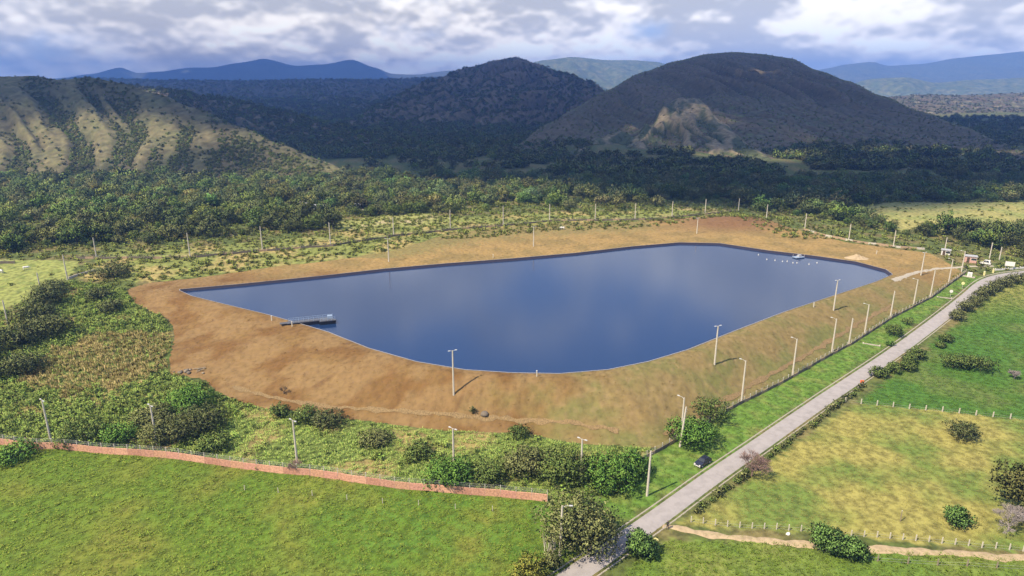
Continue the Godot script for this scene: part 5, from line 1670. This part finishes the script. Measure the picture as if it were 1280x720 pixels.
	box(s, Vector3(0.4, 1.0, 0), Vector3(1.6, 1.6, 1.1), Basis.IDENTITY, 0.96)
	part("cabinet", done(s), M.white, o)
	s = st()
	box(s, Vector3(0.4, 1.0, 0.56), Vector3(0.7, 1.2, 0.05))
	part("door", done(s), M.steel, o)
	for q in [[105.9, 188.8, 110.6, 186.4, "concrete culvert slab across the verge beside the tiny bush"], [151.8, 228.4, 157.0, 226.0, "concrete culvert slab across the verge below the round white sign"]]:
		o = thing("culvert_slab", q[4], "slab", V((q[0] + q[2]) * 0.5, surf((q[0] + q[2]) * 0.5, (q[1] + q[3]) * 0.5), (q[1] + q[3]) * 0.5), atan2(q[3] - q[1], q[2] - q[0]))
		s = st()
		box(s, Vector3(0, 0.06, 0), Vector3(4.8, 0.3, 0.55))
		part("slab", done(s), M.kerb, o)
		s = st()
		for e in [-2.2, 2.2]: box(s, Vector3(e, 0.2, 0), Vector3(0.3, 0.3, 0.6))
		part("end_block", done(s), M.concrete, o)
	house(-108.0, 373.0, 0.1, 6.5, 4.5, 2.8, M.white, M.roof_sheet, 1.1, "farm_house", "white farm house with a pale sheet roof among the trees", "house", "houses in the wood")
	house(-119.5, 383.0, -0.3, 5.5, 4.0, 2.8, M.white, M.roof_sheet, 1.3, "farm_house", "smaller white house behind the farm house in the wood", "house", "houses in the wood")
	house(-87.0, 377.0, 0.3, 4.5, 4.0, 2.8, M.white, M.roof_sheet, 1.2, "farm_house", "white cottage apart from the farm house in the wood", "house", "houses in the wood")
	# --- odds and ends on the bank
	o = thing("rubble_pile", "heap of stones and boards at the corner of the bank", "rubble", V(-87.2, surf(-87.2, 166.2), 166.2))
	for k in 14:
		var p := Vector2(rng.randfn() * 1.6 - 0.8, rng.randfn() * 0.7)
		part("stone", rock(rng.randf_range(0.25, 0.6)), M.block if k % 4 else M.post_wood, o, Vector3(p.x, surf(-87.2 + p.x, 166.2 - p.y) - o.position.y + 0.1, p.y))
	for k in 5:
		s = st()
		box(s, Vector3.ZERO, Vector3(2.2, 0.07, 0.22), Basis(Vector3.UP, rng.randf_range(-0.6, 0.6)) * Basis(Vector3.BACK, rng.randf_range(0.0, 0.3)))
		var px := 1.6 + rng.randf() * 2.0
		var pz := -1.0 + rng.randf() * 1.2
		part("board", done(s), M.post_wood, o, Vector3(px, surf(-87.2 + px, 166.2 - pz) - o.position.y + 0.3, pz))
	i = 0
	for q in [[6.0, 149.0, "short white marker post on the front crest of the bank"], [96.6, 203.0, "short white marker post on the crest near the gate-end lamp"], [-7.8, 267.0, "short white marker post on the far crest"], [-72.4, 189.8, "white post on the crest above the landing stage"], [-64.6, 184.6, "white post on the crest at the landing stage's gangway"], [154.1, 274.4, "short white post on the bank beyond the dirt heap"], [70.1, 103.3, "thin wooden post alone in the yellowish pasture"]]:
		o = thing("marker_post", q[2], "post", V(q[0], surf(q[0], q[1]), q[1]))
		s = st()
		box(s, Vector3(0, 0.6, 0), Vector3(0.26, 1.6, 0.26) if i < 6 else Vector3(0.12, 3.2, 0.12), Basis.IDENTITY, 0.9)
		part("post", done(s), M.post_white if i < 6 else M.post_wood, o)
		s = st()
		box(s, Vector3(0, 1.42 if i < 6 else 2.2, 0), Vector3(0.30, 0.06, 0.30) if i < 6 else Vector3(0.14, 0.05, 0.14))
		part("cap", done(s), M.white, o)
		i += 1
	for q in [[48.4, 99.6, 0.4, "white stone on the grass beside the dirt track", "white"], [-6.4, 140.4, 0.9, "reddish boulder beside the lone sapling on the bank", "block"]]:
		o = top("boulder", rock(q[2]), M[q[4]])
		o.position = V(q[0], surf(q[0], q[1]) + 0.1, q[1])
		tag(o, q[3], "stone")
	# a heap of pale earth by the far shore
	var v := PackedVector3Array()
	for b in 18:
		for a in 28:
			var r := b / 17.0
			var x := 141.8 + cos(a * TAU / 28.0) * r * 5.5
			var d := 266.6 + sin(a * TAU / 28.0) * r * 3.6
			v.append(V(x, surf(x, d) - 0.15 + 1.9 * pow(1.0 - r, 1.3) * (1.0 + 0.35 * n2.get_noise_2d(x * 30.0, d * 30.0)), d))
	o = top("dirt_heap", grid(28, 18, v, PackedColorArray(), true), M.track)
	tag(o, "heap of pale earth by the far corner of the water", "dirt heap")
